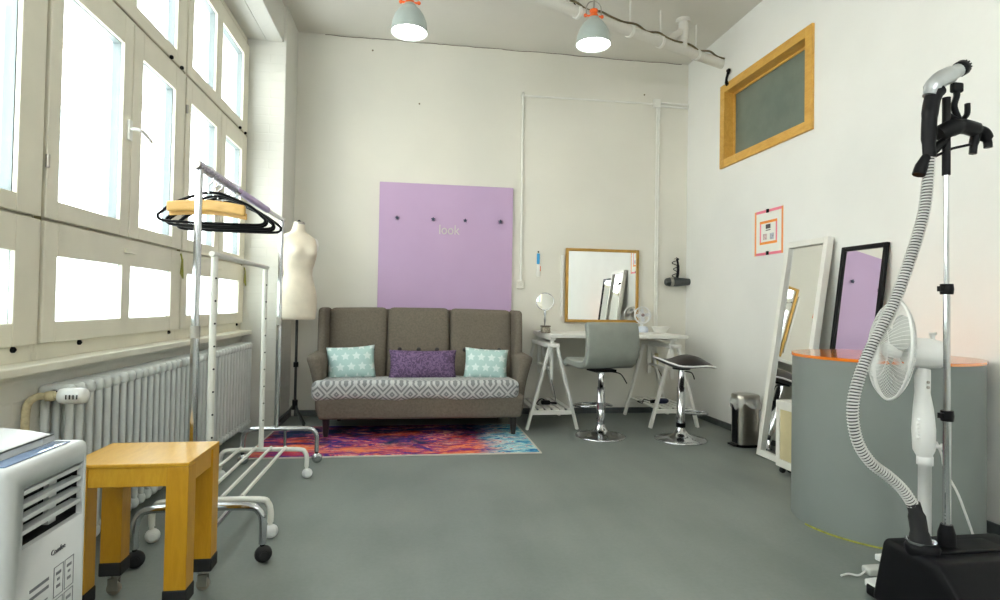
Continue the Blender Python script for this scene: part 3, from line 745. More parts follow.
def shell(path, thick, w):
    mb = MB()
    P = catmull([(0, a, b) for a, b in path], 6); n = len(P)
    top = []; 
    prof = []
    N = []
    for i in range(n):
        d = (P[min(i + 1, n - 1)] - P[max(i - 1, 0)]).normalized(); N.append(Vector((0, -d.z, d.y)))
    outer = [P[i] + N[i] * thick / 2 for i in range(n)]; inner = [P[i] - N[i] * thick / 2 for i in range(n)]
    def endcap(c, a, b):   # round the end from a to b about c
        o = []
        for k in range(1, 5):
            tt = PI * k / 5; o.append(c + (a - c) * math.cos(tt) + ((c - cprev).normalized() * (thick / 2)) * math.sin(tt))
        return o
    loop = list(outer); cprev = P[-2]; loop += endcap(P[-1], outer[-1], inner[-1]); loop += inner[::-1]; cprev = P[1]; loop += endcap(P[0], inner[0], outer[0])
    m_ = len(loop); xs = [-w, -w + .004, -w + .014, -w * .5, 0, w * .5, w - .014, w - .004, w]; sc = [.55, .8, 1, 1, 1, 1, 1, .8, .55]
    cen = []
    for i, q in enumerate(loop):
        if i < n: cen.append(P[i])
        elif i < n + 4: cen.append(P[-1])
        elif i < 2 * n + 4: cen.append(P[n - 1 - (i - n - 4)])
        else: cen.append(P[0])
    vs = [];
    for x_, s_ in zip(xs, sc):
        for q, c_ in zip(loop, cen): v_ = c_ + (q - c_) * s_; vs.append((x_, v_.y, v_.z))
    fs = []
    for i in range(len(xs) - 1):
        for k in range(m_): fs.append((i * m_ + k, i * m_ + (k + 1) % m_, (i + 1) * m_ + (k + 1) % m_, (i + 1) * m_ + k))
    mb.add(vs, fs, True)
    # side caps as strips between outer and inner walls
    for s_ in (0, len(xs) - 1):
        b0 = s_ * m_; caps = []
        for k in range(n - 1): caps.append((k, k + 1, m_ - 5 - 1 - k, m_ - 5 - k) if True else None)
        cv = vs[b0:b0 + m_]
        mb.add(cv, [tuple(f_) for f_ in caps] + [tuple(range(n - 1, n + 5)), tuple([m_ - 5, m_ - 4, m_ - 3, m_ - 2, m_ - 1, 0])], False)
    return mb
shell([(-.165, .905), (-.180, .85), (-.185, .76), (-.172, .66), (-.12, .602), (-.03, .590), (.10, .595), (.20, .600), (.235, .580)], .062, W2).build('padded_shell', m_greyleather, t)
# ------------------------------------------------------------------ black saddle stool
t = E('saddle_stool', 'black wavy saddle stool with white piping on a chrome foot', 'stool', (2.164, 4.44, 0), math.radians(-6), local=True)
star_base(t, .205, 0, 0, 0)
MB().lathe([(.033, .135), (.033, .42), (.025, .422), (.025, .575)], (0, 0, 0), seg=20).build('gas_column', m_chrome, t)
MB().lathe([(.038, .10), (.038, .135)], (0, 0, 0), seg=20).build('collar', m_dark, t)
MB().tube(catmull([(.03, 0, .21), (.13, .02, .20), (.235, .05, .195), (.245, .14, .195), (.12, .20, .195), (.03, .10, .205)], 6), .009, 8).build('footrest', m_chrome, t)
MB().tube(catmull([(.02, -.02, .55), (.07, -.04, .54), (.09, -.05, .49)], 5), .005, 6).build('lever', m_dark, t)
def fn(u, v):
    a = 2 * PI * v; r = .02 + .98 * u
    cx_, cy_ = math.cos(a), math.sin(a)
    return .026 + .236 * r * math.copysign(abs(cx_) ** .8, cx_), .18 * r * math.copysign(abs(cy_) ** .8, cy_), r
def sz(x_):   # seat line: left tip up, low middle, slight rise, right tip down
    K = [(-1, .655), (-.75, .628), (-.4, .602), (0, .600), (.45, .606), (.75, .600), (1, .580)]
    k = max(-1, min(1, (x_ - .026) / .236))
    for (a, za), (b, zb) in zip(K, K[1:]):
        if k <= b: return za + (zb - za) * (k - a) / (b - a)
    return K[-1][1]
def topf(u, v):
    x_, y_, r = fn(u, v); k = (x_ - .026) / .236; return (x_, y_, sz(x_) + .008 + (.062 * math.exp(-((k - .12) / .55) ** 2) + .010) * (1 - r ** 4))
def botf(u, v):
    x_, y_, r = fn(1 - u, v); return (x_, y_, sz(x_) - .004 - .022 * (1 - r ** 2.5))
MB().grid(topf, 10, 36, cv=True).grid(botf, 10, 36, cv=True).build('seat', m_blackleather, t)
MB().tube([(fn(1, i / 48)[0] * 1.01, fn(1, i / 48)[1] * 1.01, sz(fn(1, i / 48)[0]) + .002) for i in range(48)], .0075, 6, closed=True).build('piping', m_piping, t)
MB().lathe([(.07, .565), (.07, .578)], (0, 0, 0), seg=16).build('seat_plate', m_dark, t)

# ------------------------------------------------------------------ rug and sofa
t = E('rug', 'multicoloured galaxy print rug on the floor under the sofa', 'rug', (-.07, 4.6, 0))
MB().box(-1.08, .925, 4.10, 5.10, .001, .009).build('pile', m_rug, t)
b = MB().box(-1.095, -1.08, 4.085, 5.115, .001, .008).box(.925, .94, 4.085, 5.115, .001, .008).box(-1.08, .925, 4.085, 4.10, .001, .008).box(-1.08, .925, 5.10, 5.115, .001, .008)
b.build('border', m_rugedge, t)

t = E('sofa', 'taupe three-seat wing sofa with button-tufted back', 'sofa', (.09, 5.0, 0))
SX0, SX1 = -.715, .905
def skirt_d(v):
    k = (v.z - .15) / .2; return Vector((v.x + (.025 * (1 - k)) * (-1 if v.x > .09 else 1), v.y + .01 * (1 - k), v.z))
MB().soft(SX0 - .01, SX1 + .01, 4.615, 5.48, .150, .335, .025, 3, skirt_d).build('seat_base', m_sofa, t)
MB().soft(SX0 + .02, SX1 - .03, 4.64, 5.20, .337, .43, .03, 4).build('seat_cushion', m_sofa, t)
def lean(v):
    k = max(0, v.z - .40); u = (v.x - .095) / .80
    return Vector((v.x, v.y + .26 * k, v.z - .012 * u * u * (1 if v.z > .8 else 0)))
pw = [(-.715, -.215), (-.210, .338), (.343, .905)]
for (a_, b_) in pw:
    MB().soft(a_, b_, 5.10, 5.24, .345, 1.022, .05, 6, lean).build('back_panel', m_sofa, t)
MB().soft(-.76, .95, 5.22, 5.30, .20, 1.008, .03, 5, lean).build('back_frame', m_sofa, t)
for i in range(9):
    x = -.44 + i * .135
    x = [-.60, -.47, -.33, -.10, .065, .225, .47, .62, .78][i]
    z = .655; y = 5.10 + .26 * (z - .40)
    MB().lathe([(.019, -.004), (.019, .003), (.010, .010), (.001, .011)], (x, y, z), (0, -1, .2), 12).build('button', m_leg, t)
for s_ in (-1, 1):
    cx = .095 + s_ * .845
    def armd(v, s_=s_, cx=cx):
        k = min(1, max(0, (v.z - .15) / .50)); w_ = .55 + .75 * k ** 2.2
        x_ = cx + (v.x - cx) * w_ + s_ * (-.040 + .052 * k ** 2.5)
        fr_ = max(0, (4.80 - v.y) / .2)
        return Vector((x_, v.y + .03 * (1 - k), v.z - .0 * fr_ + (.02 * (v.y - 4.6) if v.z > .5 else 0)))
    MB().soft(cx - .055, cx + .055, 4.70, 5.30, .17, .640, .052, 7, armd).build('armrest', m_sofa, t)
    pts = []
    for k in range(15):
        a = PI * k / 14; zz = .40 + .19 * math.sin(a) ** .7 if 0 else 0
    def wingd(v, s_=s_):
        k = (v.z - .55) / .45; yy = v.y + .24 * max(0, v.z - .45)
        if v.y < 5.05: yy += .05 * (k ** 3)
        return Vector((v.x + s_ * .03 * (5.35 - v.y) + s_ * .022 * k, yy, v.z))
    wx = .095 + s_ * .815
    MB().soft(wx - .034, wx + .034, 4.93, 5.30, .50, 1.012, .033, 6, wingd).build('wing', m_sofa, t)
    # front scroll piping of the arm
    pip = []
    for k in range(13):
        a = -PI / 2 * .9 + (PI * 1.0) * k / 12
    for yy in (4.69, 5.36):
        lx = .095 + s_ * (.74 if yy < 5 else .72)
        MB().tube([(lx, yy, .155), (lx, yy, .05), (lx, yy - .005 if yy < 5 else yy + .01, .0095 if yy < 5.1 else 0)], [.030, .024, .017], 8).build('leg', m_leg, t)

def thr(v):
    z_ = v.z; y_ = v.y
    if v.z < .40 and v.y < 4.75: z_ += .010 * math.sin(v.x * 11) * (1 - (v.z - .29) / .12); y_ += .004 * math.sin(v.x * 17)
    z_ -= .045 * max(0, v.y - 4.68) * (1 if v.z > .4 else .3)
    if v.z > .42: z_ += .004 * math.sin(v.x * 7) * math.sin(v.y * 9)
    return Vector((v.x, y_, z_))
o = MB().soft(-.752, .868, 4.60, 5.19, .300, .452, .045, 10, thr).build('throw_blanket', m_throw)
tag(o, 'grey and white diamond patterned throw covering the sofa seat', 'blanket')

def pillow(name, w, h, th, mat, loc, rx, rz, ry, label, group=None):
    mb = MB(); N = 17
    def side(sg):
        def fn(a, b):
            u = a * 2 - 1; v = b * 2 - 1
            px_ = w / 2 * u * (1 - .055 * (1 - v * v)); pz_ = h / 2 * v * (1 - .07 * (1 - u * u))
            d = max(0, (1 - abs(u) ** 2.6) * (1 - abs(v) ** 2.6)) ** .55
            return (px_, sg * th / 2 * d + .0, pz_)
        return fn
    f0 = side(-1); f1 = side(1)
    mb.grid(lambda a, b: f0(a, b), N, N).grid(lambda a, b: f1(1 - a, b), N, N); mb.weld = True
    o = mb.build(name, mat); o.location = loc; o.rotation_euler = (rx, ry, rz); tag(o, label, 'cushion', group); return o
pillow('star_cushion', .395, .285, .13, m_star, (-.492, 4.985, .555), -.30, .10, -.06, 'pale teal star print cushion at the left end of the sofa')
pillow('star_cushion', .375, .275, .13, m_star, (.640, 4.985, .548), -.30, -.12, .05, 'pale teal star print cushion at the right end of the sofa')
pillow('lumbar_cushion', .570, .260, .13, m_purple, (.100, 4.965, .542), -.34, 0, 0, 'oblong purple patterned cushion in the middle of the sofa')

# ------------------------------------------------------------------ dress form
t = E('dress_form', 'cream headless dress form on a dark tripod stand', 'dress form', (-.935, 4.985, 0), math.radians(34), local=True)
secs = [(.910, .150, .095, 0), (.918, .160, .104, 0), (1.00, .168, .118, .004), (1.08, .170, .122, .004), (1.15, .160, .112, 0), (1.22, .138, .098, 0), (1.29, .120, .088, 0), (1.34, .124, .092, 0), (1.40, .140, .108, -.006),
        (1.46, .150, .118, -.010), (1.52, .153, .108, -.004), (1.57, .158, .092, .004), (1.605, .150, .076, .010), (1.635, .115, .062, .014), (1.655, .075, .054, .014), (1.675, .057, .050, .012), (1.70, .050, .048, .008), (1.725, .047, .046, .004)]
def form(u, v):
    a = 2 * PI * v; x_ = u * (len(secs) - 1); i = min(int(x_), len(secs) - 2); f_ = x_ - i
    z, rx, ry, cy_ = [secs[i][k] * (1 - f_) + secs[i + 1][k] * f_ for k in range(4)]
    rx *= .95; z = .910 + (z - .910) * .965
    X_ = rx * math.cos(a); Y_ = ry * math.sin(a)
    if Y_ < 0:
        for bx in (-.07, .07): Y_ -= .035 * math.exp(-((X_ - bx) / .045) ** 2 - ((z - 1.465) / .05) ** 2)
    return (X_, Y_ + cy_, z)
b = MB().grid(form, 52, 40, cv=True); b.add([form(0, k / 40) for k in range(40)], [tuple(range(39, -1, -1))])
b.build('torso', m_cream, t)
for s_ in (-1, 1):
    MB().lathe([(.056, -.004), (.054, .014), (.001, .019)], (s_ * .142, .004, 1.535), (s_, 0, .15), 20, sx=.75).build('arm_plate', m_white, t)
MB().lathe([(.046, 1.694), (.047, 1.705), (.043, 1.715), (.001, 1.718)], (0, .004, 0), seg=26).build('neck_cap', m_steel, t)
MB().lathe([(.010, 1.717), (.014, 1.723), (.001, 1.733)], (0, .004, 0), seg=12).build('cap_knob', m_dark, t)
MB().cyl((0, 0, .20), (0, 0, .912), .011, 12).build('pole', m_pole, t)
MB().lathe([(.020, .52), (.020, .56)], (0, 0, 0), seg=12).lathe([(.022, .17), (.022, .25)], (0, 0, 0), seg=12).build('collar', m_dark, t)
for k in range(3):
    a = math.radians(-90 + 120 * k + 8)
    MB().tube([(0, 0, .22), (.06 * math.cos(a), .06 * math.sin(a), .14), (.17 * math.cos(a), .17 * math.sin(a), .0205)], .010, 8).build('leg', m_pole, t)

# ------------------------------------------------------------------ clothes racks
def castor(t, x, y, r, m, col, z1):
    k = MB().cyl((x, y, r * 1.6), (x, y, z1), .010, 8).build('castor', m, t)
    MB().lathe([(r * .55, -.020), (r * .9, -.014), (r, -.004), (r, .004), (r * .9, .014), (r * .55, .020)], (x + .004, y, r), (.35, -1, 0), 18).build('wheel', col, k)
    MB().lathe([(r * .42, .0201), (r * .42, .023)], (x + .004, y, r), (.35, -1, 0), 12).build('wheel_cap', col, k)
rk = E('clothes_rack', 'chrome clothes rack with hangers on its upper bar', 'clothes rack', (-.83, 3.2, 0))
ya, yb_ = 2.48, 3.965; xm = -.855
for yy, px0, px1 in ((ya, -1.055, -.578), (yb_, -1.06, -.60)):
    arch = catmull([(px0, yy, .075), (px0, yy, .16), (px0 + .015, yy, .205), (px0 + .06, yy, .225), (xm, yy, .228), (px1 - .06, yy, .225), (px1 - .015, yy, .205), (px1, yy, .16), (px1, yy, .075)], 5)
    MB().tube(arch, .0155, 12).build('base_arch', m_chrome, rk)
    for px_ in (px0, px1): castor(rk, px_, yy, .034, m_dark, m_black if yy < 3 else m_chrome, .09)
    MB().tube([(xm, yy, .235), (xm, yy, .9), (xm, yy, .93)], [.0165, .0165, .0165], 14).build('lower_post', m_chrome, rk)
    MB().tube([(xm, yy, .92), (xm, yy, 1.583)], .0145, 14).build('upper_post', m_chrome, rk)
    MB().lathe([(.019, .0), (.019, .05)], (xm, yy, .90), seg=14).build('height_collar', m_steel, rk)
MB().cyl((xm, ya - .035, 1.590), (xm, yb_ + .03, 1.590), .0135, 12).build('top_bar', m_chrome, rk)
MB().cyl((xm, ya - .045, 1.590), (xm, ya - .03, 1.590), .018, 12).cyl((xm, yb_ + .025, 1.590), (xm, yb_ + .04, 1.590), .018, 12).build('end_cap', m_steel, rk)
MB().cyl((xm, ya - .02, 1.592), (xm, 2.97, 1.592), .0195, 14).build('glitter_wrap', m_glitter, rk)
MB().cyl((xm, 2.93, 1.592), (xm, 2.99, 1.592), .025, 14).build('wrap_ring', m_chrome, rk)
MB().cyl((xm, 2.99, 1.592), (xm, 3.58, 1.592), .0185, 14).build('lavender_sleeve', m_lavtube, rk)
MB().cyl((-.800, ya, .105), (-.800, yb_, .105), .012, 10).cyl((-.800, ya, .10), (-.800, ya, .225), .010, 8).cyl((-.800, yb_, .10), (-.800, yb_, .225), .010, 8).build('lower_bar', m_chrome, rk)

wr = E('clothes_rack', 'low white clothes rack with a tube shelf, inside the chrome rack', 'clothes rack', (-.85, 3.2, 0))
ya2, yb2, xw_ = 2.73, 3.63, -.868
for yy in (ya2, yb2):
    px0, px1 = -1.095, -.605
    arch = catmull([(px0, yy, .07), (px0, yy, .12), (px0 + .012, yy, .155), (px0 + .05, yy, .172), (xw_, yy, .175), (px1 - .05, yy, .172), (px1 - .012, yy, .155), (px1, yy, .12), (px1, yy, .07)], 5)
    MB().tube(arch, .0135, 12).build('base_arch', m_whitemetal, wr)
    for px_ in (px0, px1): castor(wr, px_, yy, .030, m_whitemetal, m_whitepl, .08)
    MB().tube([(xw_, yy, .185), (xw_, yy, 1.248)], .0145, 14).build('post', m_whitemetal, wr)
    q = MB()
    for zz in [.35 + .1 * k for k in range(9)]: q.lathe([(.0045, 0), (.0045, .002)], (xw_ + .0105, yy - .0105, zz), (.7, -.7, 0), 8)
    q.build('hole_row', m_dark, wr)
MB().cyl((xw_, ya2 - .04, 1.256), (xw_, yb2 + .045, 1.256), .0125, 12).build('top_bar', m_whitemetal, wr)
for xx in (-.98, -.896, -.811, -.728): MB().cyl((xx, ya2, .187), (xx, yb2, .187), .0085, 10).build('shelf_tube', m_whitemetal, wr)

# hangers on the chrome bar
def hook(mb, x, y, zbar, ztop):
    R_ = .024; c = (x, zbar + .003)
    pts = [(c[0] + R_ * math.cos(a), y, c[1] + R_ * math.sin(a)) for a in [PI * 1.08 - PI * 1.30 * i / 10 for i in range(11)]]
    pts += [(x + .018, y, zbar - .035), (x, y, zbar - .05), (x, y, ztop)]
    return mb.tube(catmull(pts, 2), .0034, 6)
def hanger(y, zt, label, ang=0.0, wdt=.235, grp='black hangers on the chrome rack'):
    t = E('clothes_hanger', label, 'hanger', (-.872, y, 1.59), ang, grp, local=True)
    hook(MB(), 0, 0, 0, zt - 1.59).build('hook', m_chrome, t)
    z_ = zt - 1.59
    loop = [(0, 0, z_ + .012), (-.05, 0, z_ + .004), (-.15, 0, z_ - .038), (-wdt, 0, z_ - .078), (-wdt - .018, 0, z_ - .098), (-wdt, 0, z_ - .118), (-.12, 0, z_ - .122), (0, 0, z_ - .123), (.12, 0, z_ - .122), (wdt, 0, z_ - .118), (wdt + .018, 0, z_ - .098), (wdt, 0, z_ - .078), (.15, 0, z_ - .038), (.05, 0, z_ + .004)]
    MB().tube(catmull(loop, 4, closed=True), .0092, 8, closed=True, flat=.7).build('hanger_frame', m_dark, t)
    return t
hs = [(2.70, 1.512, 'black hanger directly behind the wooden hanger', .10, .198), (2.76, 1.508, 'second black hanger behind the wooden one, tilted slightly', -.08, .20), (2.83, 1.51, 'black hanger in the middle of the black row', .05, .205), (2.89, 1.505, 'fourth black hanger, near the end of the glitter wrap', -.04, .20), (2.955, 1.51, 'farthest black hanger, beside the wrap ring', .12, .21)]
for y, z, lb, a, wd in hs: hanger(y, z, lb, a, wd)
t = E('wooden_hanger', 'light wooden hanger nearest the front of the chrome rack', 'hanger', (-.862, 2.61, 1.59), math.radians(-9), local=True)
hook(MB(), 0, 0, 0, -.085).build('hook', m_chrome, t)
def whang(v):
    k = abs(v.x) / .19; return Vector((v.x, v.y - .02 * k * k, v.z - .020 * k ** 1.5 - .07 * (v.x + .1) + .004 * math.sin(v.x * 8)))
MB().soft(-.165, .165, -.012, .012, -.152, -.106, .010, 8, whang).build('shoulder_bar', m_hangerwood, t)
MB().soft(-.165, .165, .014, .021, -.165, -.138, .003, 6, whang).build('trouser_clamp', m_hangerwood, t)

# ------------------------------------------------------------------ wooden stool on castors
t = E('wooden_stool', 'honey coloured square wooden stool on small castors', 'stool', (-.93, 2.27, 0))
a0, a1, b0, b1, zt = -1.062, -.697, 2.000, 2.300, .53
MB().box(a0, a1, b0, b1, zt - .012, zt).build('seat', m_stool, t, bevel=.002)
LW = .067
for xx in (a0, a1 - LW):
    for yy in (b0, b1 - LW):
        lg = MB().box(xx, xx + LW, yy, yy + LW, .125, zt - .0125).build('leg', m_stoolleg, t, bevel=.002)
        MB().box(xx - .003, xx + LW + .003, yy - .003, yy + LW + .003, .079, .126).build('rubber_sleeve', m_black, lg, bevel=.004)
        cx, cy = xx + LW / 2, yy + LW / 2
        cs_ = MB().cyl((cx, cy, .060), (cx, cy, .080), .010, 8).box(cx - .016, cx + .016, cy - .014, cy - .010, .018, .062).box(cx - .016, cx + .016, cy + .010, cy + .014, .018, .062).box(cx - .016, cx + .016, cy - .014, cy + .014, .058, .062).build('castor', m_steel, t)
        MB().lathe([(.014, -.009), (.023, -.007), (.023, .007), (.014, .009)], (cx, cy, .0235), (0, 1, 0), 16).build('wheel', M('castor_wheel', (150, 142, 128), .5), cs_)
ap = MB().box(a0 + LW, a1 - LW, b0 + .006, b0 + .028, .455, zt - .0125).box(a0 + LW, a1 - LW, b1 - .028, b1 - .006, .455, zt - .0125)
ap.box(a0 + .006, a0 + .028, b0 + LW, b1 - LW, .455, zt - .0125).box(a1 - .028, a1 - .006, b0 + LW, b1 - LW, .455, zt - .0125)
ap.build('apron', m_stool, t, bevel=.002)

# ------------------------------------------------------------------ portable air conditioner
t = E('air_conditioner', 'white portable air conditioner with slatted outlet, beside the wooden stool', 'air conditioner', (-.87, 1.27, 0))
m_acw = M('warm_white_plastic', (200, 202, 201), .32, var=.03)
fx, q0, q1, ht = -.685, 1.125, 1.385, .725
def acd(v):
    return Vector((v.x, v.y, v.z + (.028 * min(1, max(0, (-.68 - v.x) / .25)) if v.z > .6 else 0)))
gx0, gx1, gz0, gz1 = q0 + .045, q1 - .022, .595, .705
body_l = -1.04
def bool_cut(o, cutter):
    m_ = o.modifiers.new('cut', 'BOOLEAN'); m_.object = cutter; m_.operation = 'DIFFERENCE'; m_.solver = 'EXACT'
    me = bpy.data.meshes.new_from_object(o.evaluated_get(bpy.context.evaluated_depsgraph_get()))
    o.modifiers.clear(); o.data = me; bpy.data.objects.remove(cutter)
b = MB().soft(body_l, fx, q0, q1, .03, .748, .016, 2).build('housing', m_acw, t)
cut = MB().box(fx - .09, fx + .05, gx0, gx1, gz0, gz1).build('cut', m_acw)
bool_cut(b, cut)
MB().box(fx - .088, fx - .084, gx0 + .001, gx1 - .001, gz0 + .001, gz1 - .001).build('outlet_cavity', m_black, t)
MB().box(fx - .084, fx - .012, gx0 + .0005, gx0 + .002, gz0 + .001, gz1 - .001).box(fx - .084, fx - .012, gx1 - .002, gx1 - .0005, gz0 + .001, gz1 - .001).box(fx - .084, fx - .012, gx0 + .002, gx1 - .002, gz0 + .0005, gz0 + .002).box(fx - .084, fx - .012, gx0 + .002, gx1 - .002, gz1 - .002, gz1 - .0005).build('outlet_lining', m_black, t)
for k in range(4):
    z = gz0 + .024 + k * .024
    MB().hexa([(fx - .022, gx0 + .002, z + .004), (fx - .003, gx0 + .002, z), (fx - .003, gx1 - .002, z), (fx - .022, gx1 - .002, z + .004)], [(fx - .022, gx0 + .002, z + .008), (fx - .003, gx0 + .002, z + .008), (fx - .003, gx1 - .002, z + .008), (fx - .022, gx1 - .002, z + .008)]).build('louvre', m_acw, t)
MB().box(fx - .035, fx - .025, gx0 + .12, gx0 + .145, gz0 + .002, gz1 - .002).build('divider', m_acw, t)
MB().soft(body_l + .02, fx - .058, q0 + .004, q1 - .012, .749, .778, .012, 6, lambda v: Vector((v.x, v.y, v.z - .018 * max(0, (v.x + .88) / .14) ** 2 * (1 if v.z > .765 else 0)))).build('lid', m_acw, t)
MB().soft(fx - .054, fx - .020, q0 + .025, q1 - .035, .7482, .7505, .001, 2).build('display_panel', M('display_reflection_tint', (110, 132, 165), .08), t)  # bluish reflection is put into the panel's base colour
rotm = Matrix(((0, 0, 1, 0), (1, 0, 0, 0), (0, 1, 0, 0), (0, 0, 0, 1)))
text_obj('brand_mark', 'Comfee', .0145, Matrix.Translation((fx + .0008, 1.280, .552)) @ rotm, M('logo_grey', (80, 80, 86), .5), t, .0006)
lb = MB(); 
def strip(y0, y1, z0, z1, mb): mb.box(fx, fx + .0008, y0, y1, z0, z1)
pm = M('print_grey', (120, 122, 126), .5)
for z in (.505, .490): strip(1.195, 1.252, z, z + .006, lb)
for z in (.470, .455, .440, .425): strip(1.195, 1.250, z, z + .0025, lb)
lb.build('printed_lines', pm, t)
lb = MB()
for (y0, y1) in ((1.268, 1.300), (1.304, 1.336)):
    for (z0, z1) in ((.46, .52), (.395, .455)):
        strip(y0, y1, z1 - .0015, z1, lb); strip(y0, y1, z0, z0 + .0015, lb); strip(y0, y0 + .0015, z0, z1, lb); strip(y1 - .0015, y1, z0, z1, lb)
        strip(y0 + .008, y1 - .008, z1 - .018, z1 - .012, lb); strip(y0 + .012, y1 - .012, z1 - .030, z1 - .025, lb); strip(y0 + .010, y1 - .010, z1 - .044, z1 - .038, lb)
lb.build('rating_label', pm, t)
for yy in (q0 + .04, q1 - .04):
    for xx in (body_l + .04, fx - .04): MB().lathe([(.012, -.01), (.016, -.006), (.016, .006), (.012, .01)], (xx, yy, .0165), (0, 1, 0), 12).build('castor', m_dark, t)

# ------------------------------------------------------------------ waste bin
t = E('waste_bin', 'brushed steel pedal bin with a white bag against the right wall', 'bin', (2.56, 4.17, 0))
cx, cy = 2.572, 4.19; r0 = .092
def binp(k, z, gr=0.0):   # D-shaped outline
    a = 2 * PI * k / 40; x_ = math.cos(a); y_ = math.sin(a)
    e = .62; rr = r0 + gr
    return (cx + rr * math.copysign(abs(x_) ** e, x_), cy + rr * .85 * math.copysign(abs(y_) ** e, y_), z)
MB().grid(lambda u, v: binp(v * 40, .02 + .30 * u), 2, 40, cv=True).build('body', m_steel, t)
b = MB().grid(lambda u, v: binp(v * 40, .003 + .02 * u, .003), 2, 40, cv=True); b.add([binp(k, .003, .003) for k in range(40)], [tuple(range(39, -1, -1))]); b.build('foot_ring', m_dark, t)
MB().grid(lambda u, v: binp(v * 40, .375 - (.065 + .020 * math.sin(v * 25) + .012 * math.sin(v * 61)) * u, .005 + .010 * u), 5, 40, cv=True).build('bag', m_bag, t)
b = MB().grid(lambda u, v: binp(v * 40, [.365, .392, .402][min(2, int(u * 2.01))], [.006, .006, -.004][min(2, int(u * 2.01))]), 3, 40, cv=True); b.add([binp(k, .402, -.004) for k in range(40)], [tuple(range(40))]); b.build('lid', m_steel, t)
MB().grid(lambda u, v: binp(v * 40, .32 + .045 * u, -.002), 2, 40, cv=True).build('rim', m_steel, t)
MB().box(cx - .12, cx - .02, cy - .045, cy + .045, .008, .02).box(cx - .098, cx - .094, cy - .05, cy + .02, .03, .33).build('pedal', m_dark, t, bevel=.003)

# ------------------------------------------------------------------ leaning mirrors
def lean_mirror(name, label, y0, y1, xb, xt, h, fw, fd, mat):
    t = E(name, label, 'mirror', (xb, (y0 + y1) / 2, 0))
    d = Vector((xt - xb, 0, h)); L = d.length; d.normalize(); nrm = Vector((-d.z, 0, d.x)); o0 = Vector((xb, 0, .0))
    def pt(y, s_, n_): v_ = o0 + d * s_ + nrm * n_; return (v_.x, y, v_.z)
    def slab(mb, ya_, yb__, s0, s1, n0, n1):
        mb.hexa([pt(ya_, s0, n0), pt(ya_, s0, n1), pt(yb__, s0, n1), pt(yb__, s0, n0)], [pt(ya_, s1, n0), pt(ya_, s1, n1), pt(yb__, s1, n1), pt(yb__, s1, n0)])
    L0 = .0
    mb = MB(); slab(mb, y0, y0 + fw, L0, L, 0, fd); slab(mb, y1 - fw, y1, L0, L, 0, fd); slab(mb, y0 + fw, y1 - fw, L0, fw, 0, fd); slab(mb, y0 + fw, y1 - fw, L - fw, L, 0, fd)
    mb.build('mirror_frame', mat, t, bevel=.003)
    mb = MB(); slab(mb, y0 + fw * .6, y1 - fw * .6, fw * .6, L - fw * .6, fd * .35, fd * .5); mb.build('mirror_glass', m_mirror, t)
    mb = MB(); slab(mb, y0 + .006, y1 - .006, .006, L - .006, 0, fd * .3); mb.build('backing', mat, t)
    return t
lean_mirror('leaning_mirror', 'tall white-framed mirror leaning on the right wall next to the bin', 3.475, 3.925, 2.540, 2.762, 1.545, .042, .045, m_white).rotation_euler.z = math.radians(-.7)
lean_mirror('leaning_mirror', 'black-framed mirror leaning on the right wall behind the counter', 3.022, 3.385, 2.580, 2.766, 1.465, .028, .022, m_dark).rotation_euler.z = math.radians(.6)

# small white cabinet on castors behind the counter
t = E('trolley', 'small white trolley on castors peeking out behind the grey counter', 'trolley', (2.42, 3.40, 0))
k0, k1, l0, l1 = 2.365, 2.480, 3.275, 3.50
b = MB(); ring(b, k0, k0 + .02, l0, l1, .045, .47, .03, .035, .05, .055); b.build('front_frame', m_white, t, bevel=.003)
MB().box(k0 + .008, k0 + .014, l0 + .03, l1 - .035, .09, .42).build('panel', m_beigebox, t)
MB().box(k0 + .021, k1, l0, l0 + .015, .045, .47).box(k0 + .021, k1, l1 - .015, l1, .045, .47).box(k0 + .021, k1, l0 + .015, l1 - .015, .45, .47).box(k0 + .021, k1, l0 + .015, l1 - .015, .045, .06).build('carcass', m_white, t)
for yy in (l0 + .03, l1 - .03):
    for xx in (k0 + .03, k1 - .03): MB().lathe([(.012, -.009), (.020, -.007), (.020, .007), (.012, .009)], (xx, yy, .0205), (0, 1, 0), 12).cyl((xx, yy, .035), (xx, yy, .046), .006, 6).build('castor', m_black, t)

# ------------------------------------------------------------------ counter
t = E('counter', 'curved grey reception counter with a glossy orange top', 'counter', (2.45, 2.75, 0))
def cpt(a, z, gr=0.0):
    x_ = math.cos(a); y_ = math.sin(a); e = 2 / 1.9
    X_ = 2.358 + (.416 + gr) * math.copysign(abs(x_) ** e, x_); Y_ = 2.625 + (.412 + gr) * math.copysign(abs(y_) ** e, y_)
    return (min(X_, 2.757), Y_, z)
NA = 72
b = MB().grid(lambda u, v: cpt(2 * PI * v, .004 + .816 * u), 2, NA, cv=True)
b.add([cpt(2 * PI * k / NA, .82) for k in range(NA)], [tuple(range(NA))]); b.add([cpt(2 * PI * k / NA, .004) for k in range(NA)], [tuple(range(NA - 1, -1, -1))]); b.build('counter_body', m_counter, t)
b = MB()
b.grid(lambda u, v: cpt(2 * PI * v, .8205 + .014 * u, .006), 2, NA, cv=True)
b.add([cpt(2 * PI * k / NA, .8345, .006) for k in range(NA)], [tuple(range(NA))]); b.add([cpt(2 * PI * k / NA, .8205, .006) for k in range(NA)], [tuple(range(NA - 1, -1, -1))]); b.build('orange_top', m_acrylic, t)
tp = [cpt(a, .003, .004) for a in [PI * (1.0 + .42 * i / 24) for i in range(25)]]
o = MB().tube(tp, .0055, 5).build('floor_tape', m_tape, t)

